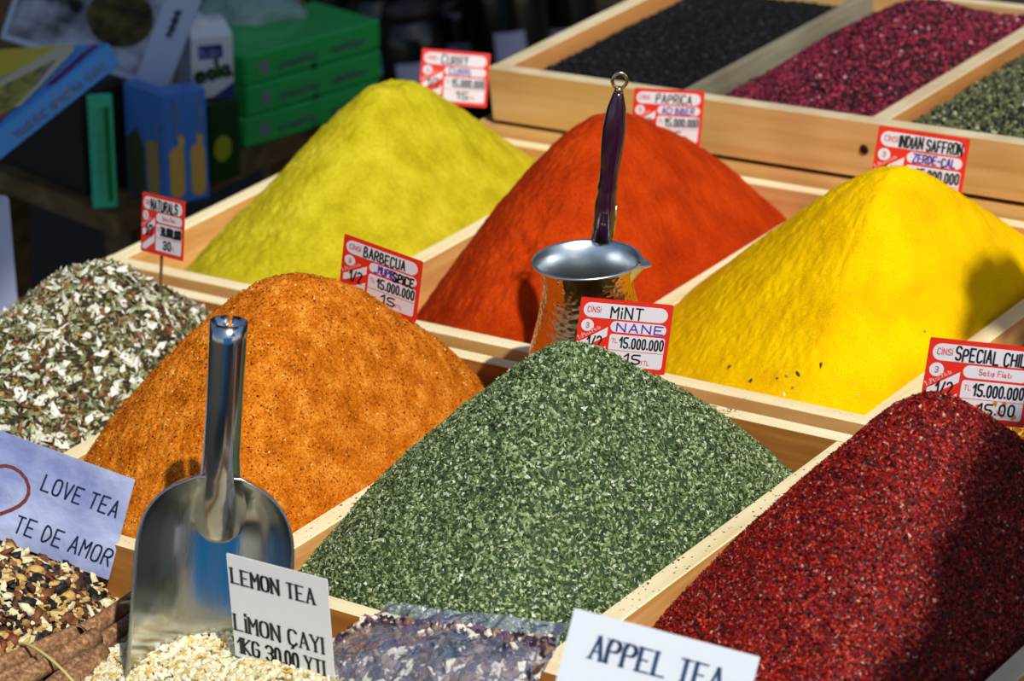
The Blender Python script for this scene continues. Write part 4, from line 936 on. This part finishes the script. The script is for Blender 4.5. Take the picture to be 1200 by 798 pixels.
# crumpled clear sack behind the white carton
sk = P_at(300, 118); zt_ = zline(300, -22, sk)-ZSH; n1, n2 = 48, 30; V = []
for j in range(n2):
    ph = math.pi*j/(n2-1)
    for i in range(n1):
        th = 2*math.pi*i/n1; rr = 1+.10*math.sin(5*th+3*ph)+.08*math.sin(9*ph+2*th)+.05*math.sin(13*th-7*ph)
        V.append((sk[0]+.062*rr*math.sin(ph)**.7*math.cos(th), sk[1]+.062*rr*math.sin(ph)**.7*math.sin(th), ZSH+zt_/2-zt_/2*math.cos(ph)))
F = [(j*n1+i, j*n1+(i+1) % n1, (j+1)*n1+(i+1) % n1, (j+1)*n1+i) for j in range(n2-1) for i in range(n1)]
tag(MB().add(V, F).build('plastic_sack', plain('sack_film', '#a8c8c0', .15, trans=.3), None, True), 'crumpled pale green plastic sack behind the white carton', 'bag')
axis = ray(*PVX); axis = axis/np.linalg.norm(axis); pv = Vector(P_at(*PVX))
RL = Matrix.Translation(pv) @ Matrix.Rotation(TILT, 4, Vector(axis)) @ Matrix.Translation(-pv)
bpy.context.view_layer.update()
for o in list(C.objects):
    if o.name not in _before and o.parent is None: o.matrix_world = RL @ o.matrix_world
# tilted picture packs
def pack(name, label, TL, TR, BL, D, ratio, th, mat, deco, vz, side=None):
    Mx, W_, H_ = card_frame(TL, TR, BL, ratio, D=D, vz=vz); print('pack', name, W_, H_, Mx.translation)
    r = empty(name, mat=Mx); tag(r, label, 'box')
    MB().box(0, W_, 0, th, 0, H_, .001).build('carton', mat, r); deco(r, W_, H_); return r
SKY = plain('sky_blue_card', '#3c90e0', .3); NAVY = plain('mid_blue_card', '#2c68c8', .3)
def decoA(r, W_, H_):
    def PG(name, pts, mt, y): MB().poly([(W_*p[0], H_*p[1]) for p in pts], y).build(name, mt, r)
    PG('yellow_panel', [(.10, .998), (.70, .998), (.62, .90), (.42, .72), (.05, .72)][::-1], plain('yellow_print', '#d8c020', .5), -.0006)
    PG('cream_band', [(.62, .985), (.74, .985), (.80, .95), (.86, .78), (.955, .50), (.90, .50), (.82, .74), (.735, .88), (.57, .68), (.40, .50), (.40, .60)][::-1], plain('cream_print', '#cfc6a0', .5), -.0009)
    PG('food_picture', [(.71, .90), (.80, .74), (.91, .52), (.93, .44), (.72, .36), (.52, .52), (.56, .72)][::-1], noisy('herb_photo', '#4c5c20', '#c8b030', 90, .5, 0), -.0008)
    PG('red_picture', [(.74, .38), (.90, .46), (.96, .36), (.92, .24), (.80, .24)][::-1], plain('red_fruit', '#b42818', .5), -.0011)
    k = MB(); write(k, 'nuaeco', W_*.905, H_*.97, H_*.05, .005, -.0010, rot=-1.45, fit=H_*.30); k.build('pink_lettering', plain('magenta_print', '#b8309c', .5), r)
    k = MB(); write(k, 'nuaec ohdnu aec', 0, 0, .013, .002, -.0006, rot=math.pi/2, fit=H_*.55)
    o = k.build('side_print', plain('side_grey', '#8c98b8', .5), r); o.rotation_euler = (0, 0, math.pi/2); o.location = (W_, .018, H_*.38)
pack('picture_carton', 'large tilted sky blue carton with yellow food picture at the upper left', (-45, 43), (128, 50), (-211, 208), 2.72, 1.0, .024, SKY, decoA, .70)
def decoB(r, W_, H_):
    k = MB(); k.poly([(W_*.02, H_*.05), (W_*.02, H_*.98), (W_*.80, H_*.98), (W_*.80, H_*.05)], -.0006); k.build('dark_picture', noisy('photo_print', '#08080c', '#b8c4dc', 26, .5, 0), r)
    k = MB(); k.poly([(W_*.60+W_*.19*math.cos(-a), H_*.42+H_*.22*math.sin(-a)) for a in np.linspace(0, 2*math.pi, 22, endpoint=False)], -.0010); k.build('seed_picture', noisy('seed_photo', '#14100a', '#5c5020', 60, .6, 0), r)
    k = MB(); write(k, 'noea', W_*.91, H_*.40, W_*.05, .003, -.0008, rot=math.pi/2, fit=H_*.2); k.build('side_print', plain('slate_print', '#54607c', .5), r)
pack('picture_carton', 'pale carton with a dark photograph leaning behind the sky blue one', (64, -100), (254, -41), (-2, 44), 2.95, 1.2, .02, plain('pale_card', '#b8cce8', .35), decoB, -.5)
# white papers at far left
r, W_, H_ = sign('blank_sign', 'plain white sheet standing at the far left edge', (-70, 222), (17, 232), (-66, 372), .6, 1.62, vz=-.35)
slab(W_, H_, .001, .004).build('paper', plain('lilac_white', '#d4d8f4', .5, trans=.1), r)

# back goods: dark jars with white labels, and a wooden post with rail
JAR = plain('dark_glass', '#0c0d0c', .15); LBL = plain('label_paper', '#b4b4d0', .6)
ZB = -.42
def jar(px, py, r_, h_, lab, lw, lh, kindl, D=4.1, cap='#241c14'):
    p = at(px, py, D=D); z0 = ZB
    r = empty('jar', (p[0], p[1], z0)); tag(r, lab, 'jar', 'dark jars in the shade at the back')
    MB().lathe([(0, 0), (r_*.96, 0), (r_, .006), (r_, h_*.78), (r_*.9, h_*.86), (r_*.72, h_*.9), (r_*.72, h_*.93)], 28).build('glass_body', JAR, r, True)
    MB().lathe([(0, h_), (r_*.74, h_), (r_*.78, h_-.004), (r_*.78, h_*.91), (0, h_*.91)], 28).build('lid', plain('jar_lid', cap, .4), r, True)
    a0 = math.atan2(-MC[2][1], -MC[2][0]); k = MB(); V = []; n = 10; zc = p[2]-z0
    for j in range(n+1):
        a = a0+(j/n-.5)*lw/r_
        V += [(1.012*r_*math.cos(a), 1.012*r_*math.sin(a), zc-lh/2), (1.012*r_*math.cos(a), 1.012*r_*math.sin(a), zc+lh/2)]
    k.add(V, [(2*j, 2*j+2, 2*j+3, 2*j+1) for j in range(n)]); k.build('label', LBL, r, True)
bq = [at(300, 40, D=4.1), at(760, 20, D=4.1)]
dn_ = (bq[1]-bq[0])[:2]; dn_ /= np.linalg.norm(dn_); bn_ = np.array([-dn_[1], dn_[0]])
q4 = [bq[0][:2]-bn_*.15, bq[1][:2]-bn_*.15, bq[1][:2]+bn_*.9, bq[0][:2]+bn_*.9]
V = [(p[0], p[1], z) for z in (ZB-.03, ZB-.001) for p in q4]
bs = empty('back_table', (q4[0][0], q4[0][1], -.8)); tag(bs, 'dark low table at the back carrying jars', 'table')
o = MB().add(V, [(3, 2, 1, 0), (4, 5, 6, 7), (0, 1, 5, 4), (1, 2, 6, 5), (2, 3, 7, 6), (3, 0, 4, 7)]).build('table_top', DARKW, bs); o.matrix_parent_inverse = Matrix.Translation(-bs.location)
for p in q4:
    c_ = sum(q4)/4; p = p+(c_-p)*.1; o = MB().box(p[0]-.02, p[0]+.02, p[1]-.02, p[1]+.02, -.8, ZB-.0305).build('leg', DARKW, bs); o.matrix_parent_inverse = Matrix.Translation(-bs.location)
jar(448, 64, .045, .24, 'dark jar with a small lilac label right of the green cartons', .018, .03, 0, 4.0)
jar(487, 84, .045, .22, 'dark jar with white label just left of the curry card', .05, .05, 0, 3.95)
jar(538, 52, .055, .20, 'dark jar with a rounded white label directly above the curry card', .05, .035, 0, 4.1, '#3c3a34')
jar(597, 45, .055, .26, 'dark jar with a square lilac label left of the wooden post', .042, .05, 0, 4.0)
jar(632, 24, .04, .24, 'dark jar with small blue-white label right of the wooden post', .02, .02, 0, 4.25)
jar(662, 34, .05, .24, 'dark jar with white label nearest the raised tray', .045, .03, 0, 4.15)
jar(400, 40, .05, .22, 'dark jar behind the green cartons', .02, .02, 0, 4.3)
jar(565, 30, .05, .20, 'second row dark jar with olive lid left of the wooden post', .015, .012, 0, 4.45, '#5c5434')
# steel tool lying on the jars' table: pale horizontal band
p0, p1 = at(430, 30, D=4.35), at(516, 24, D=4.35)
r = empty('metal_tin', ((p0[0]+p1[0])/2, (p0[1]+p1[1])/2, ZB)); tag(r, 'wide dark tin with a pale worn band at the back', 'tin')
m_ = np.array(r.location); R0 = np.linalg.norm((p1-p0)[:2])/2; hz = p0[2]-ZB
MB().lathe([(0, 0), (R0, 0), (R0, hz+.012), (R0*.97, hz+.014), (0, hz+.014)], 36).build('body', plain('tin_dark', '#1a1a1c', .5), r, True)
MB().lathe([(R0*1.002, hz-.004), (R0*1.01, hz), (R0*1.002, hz+.008)], 36).build('rim_band', plain('tin_band', '#808088', .5), r, True)
# post and rail
pp = at(615, 48, D=4.05); r = empty('wooden_post', (pp[0], pp[1], -.8)); tag(r, 'orange-brown wooden post standing among the jars at the back', 'post')
PW = plain('post_wood', '#a85c30', .6)
o = MB().box(-.011, .011, -.011, .011, 0, 1.5, .002).build('post', PW, r)
ra, rb = at(300, 0, D=4.6), at(478, 4, D=4.6); ra[2] = rb[2] = (ra[2]+rb[2])/2
r = empty('wooden_rail', (ra[0], ra[1], ra[2])); tag(r, 'orange-brown wooden rail crossing the top edge above the green cartons', 'rail')
o = MB().tube([ra, rb], .016, 4).build('rail', PW, r); o.matrix_parent_inverse = Matrix.Translation(-r.location)
o = MB().box(rb[0]-.015, rb[0]+.015, rb[1]-.015, rb[1]+.015, -.8, rb[2]-.012).build('rail_leg', PW, r); o.matrix_parent_inverse = Matrix.Translation(-r.location)
o = MB().box(ra[0]-.015, ra[0]+.015, ra[1]-.015, ra[1]+.015, -.8, ra[2]-.012).build('rail_leg', PW, r); o.matrix_parent_inverse = Matrix.Translation(-r.location)
# brown paper packet top left
r, W_, H_ = sign('paper_packet', 'brown paper packet in the shade at the top left corner', (-40, -40), (46, -20), (-60, 60), .9, 2.2)
slab(W_, H_, .03, .003).build('packet', plain('brown_paper', '#5c4420', .8), r); r['category'] = 'packet'
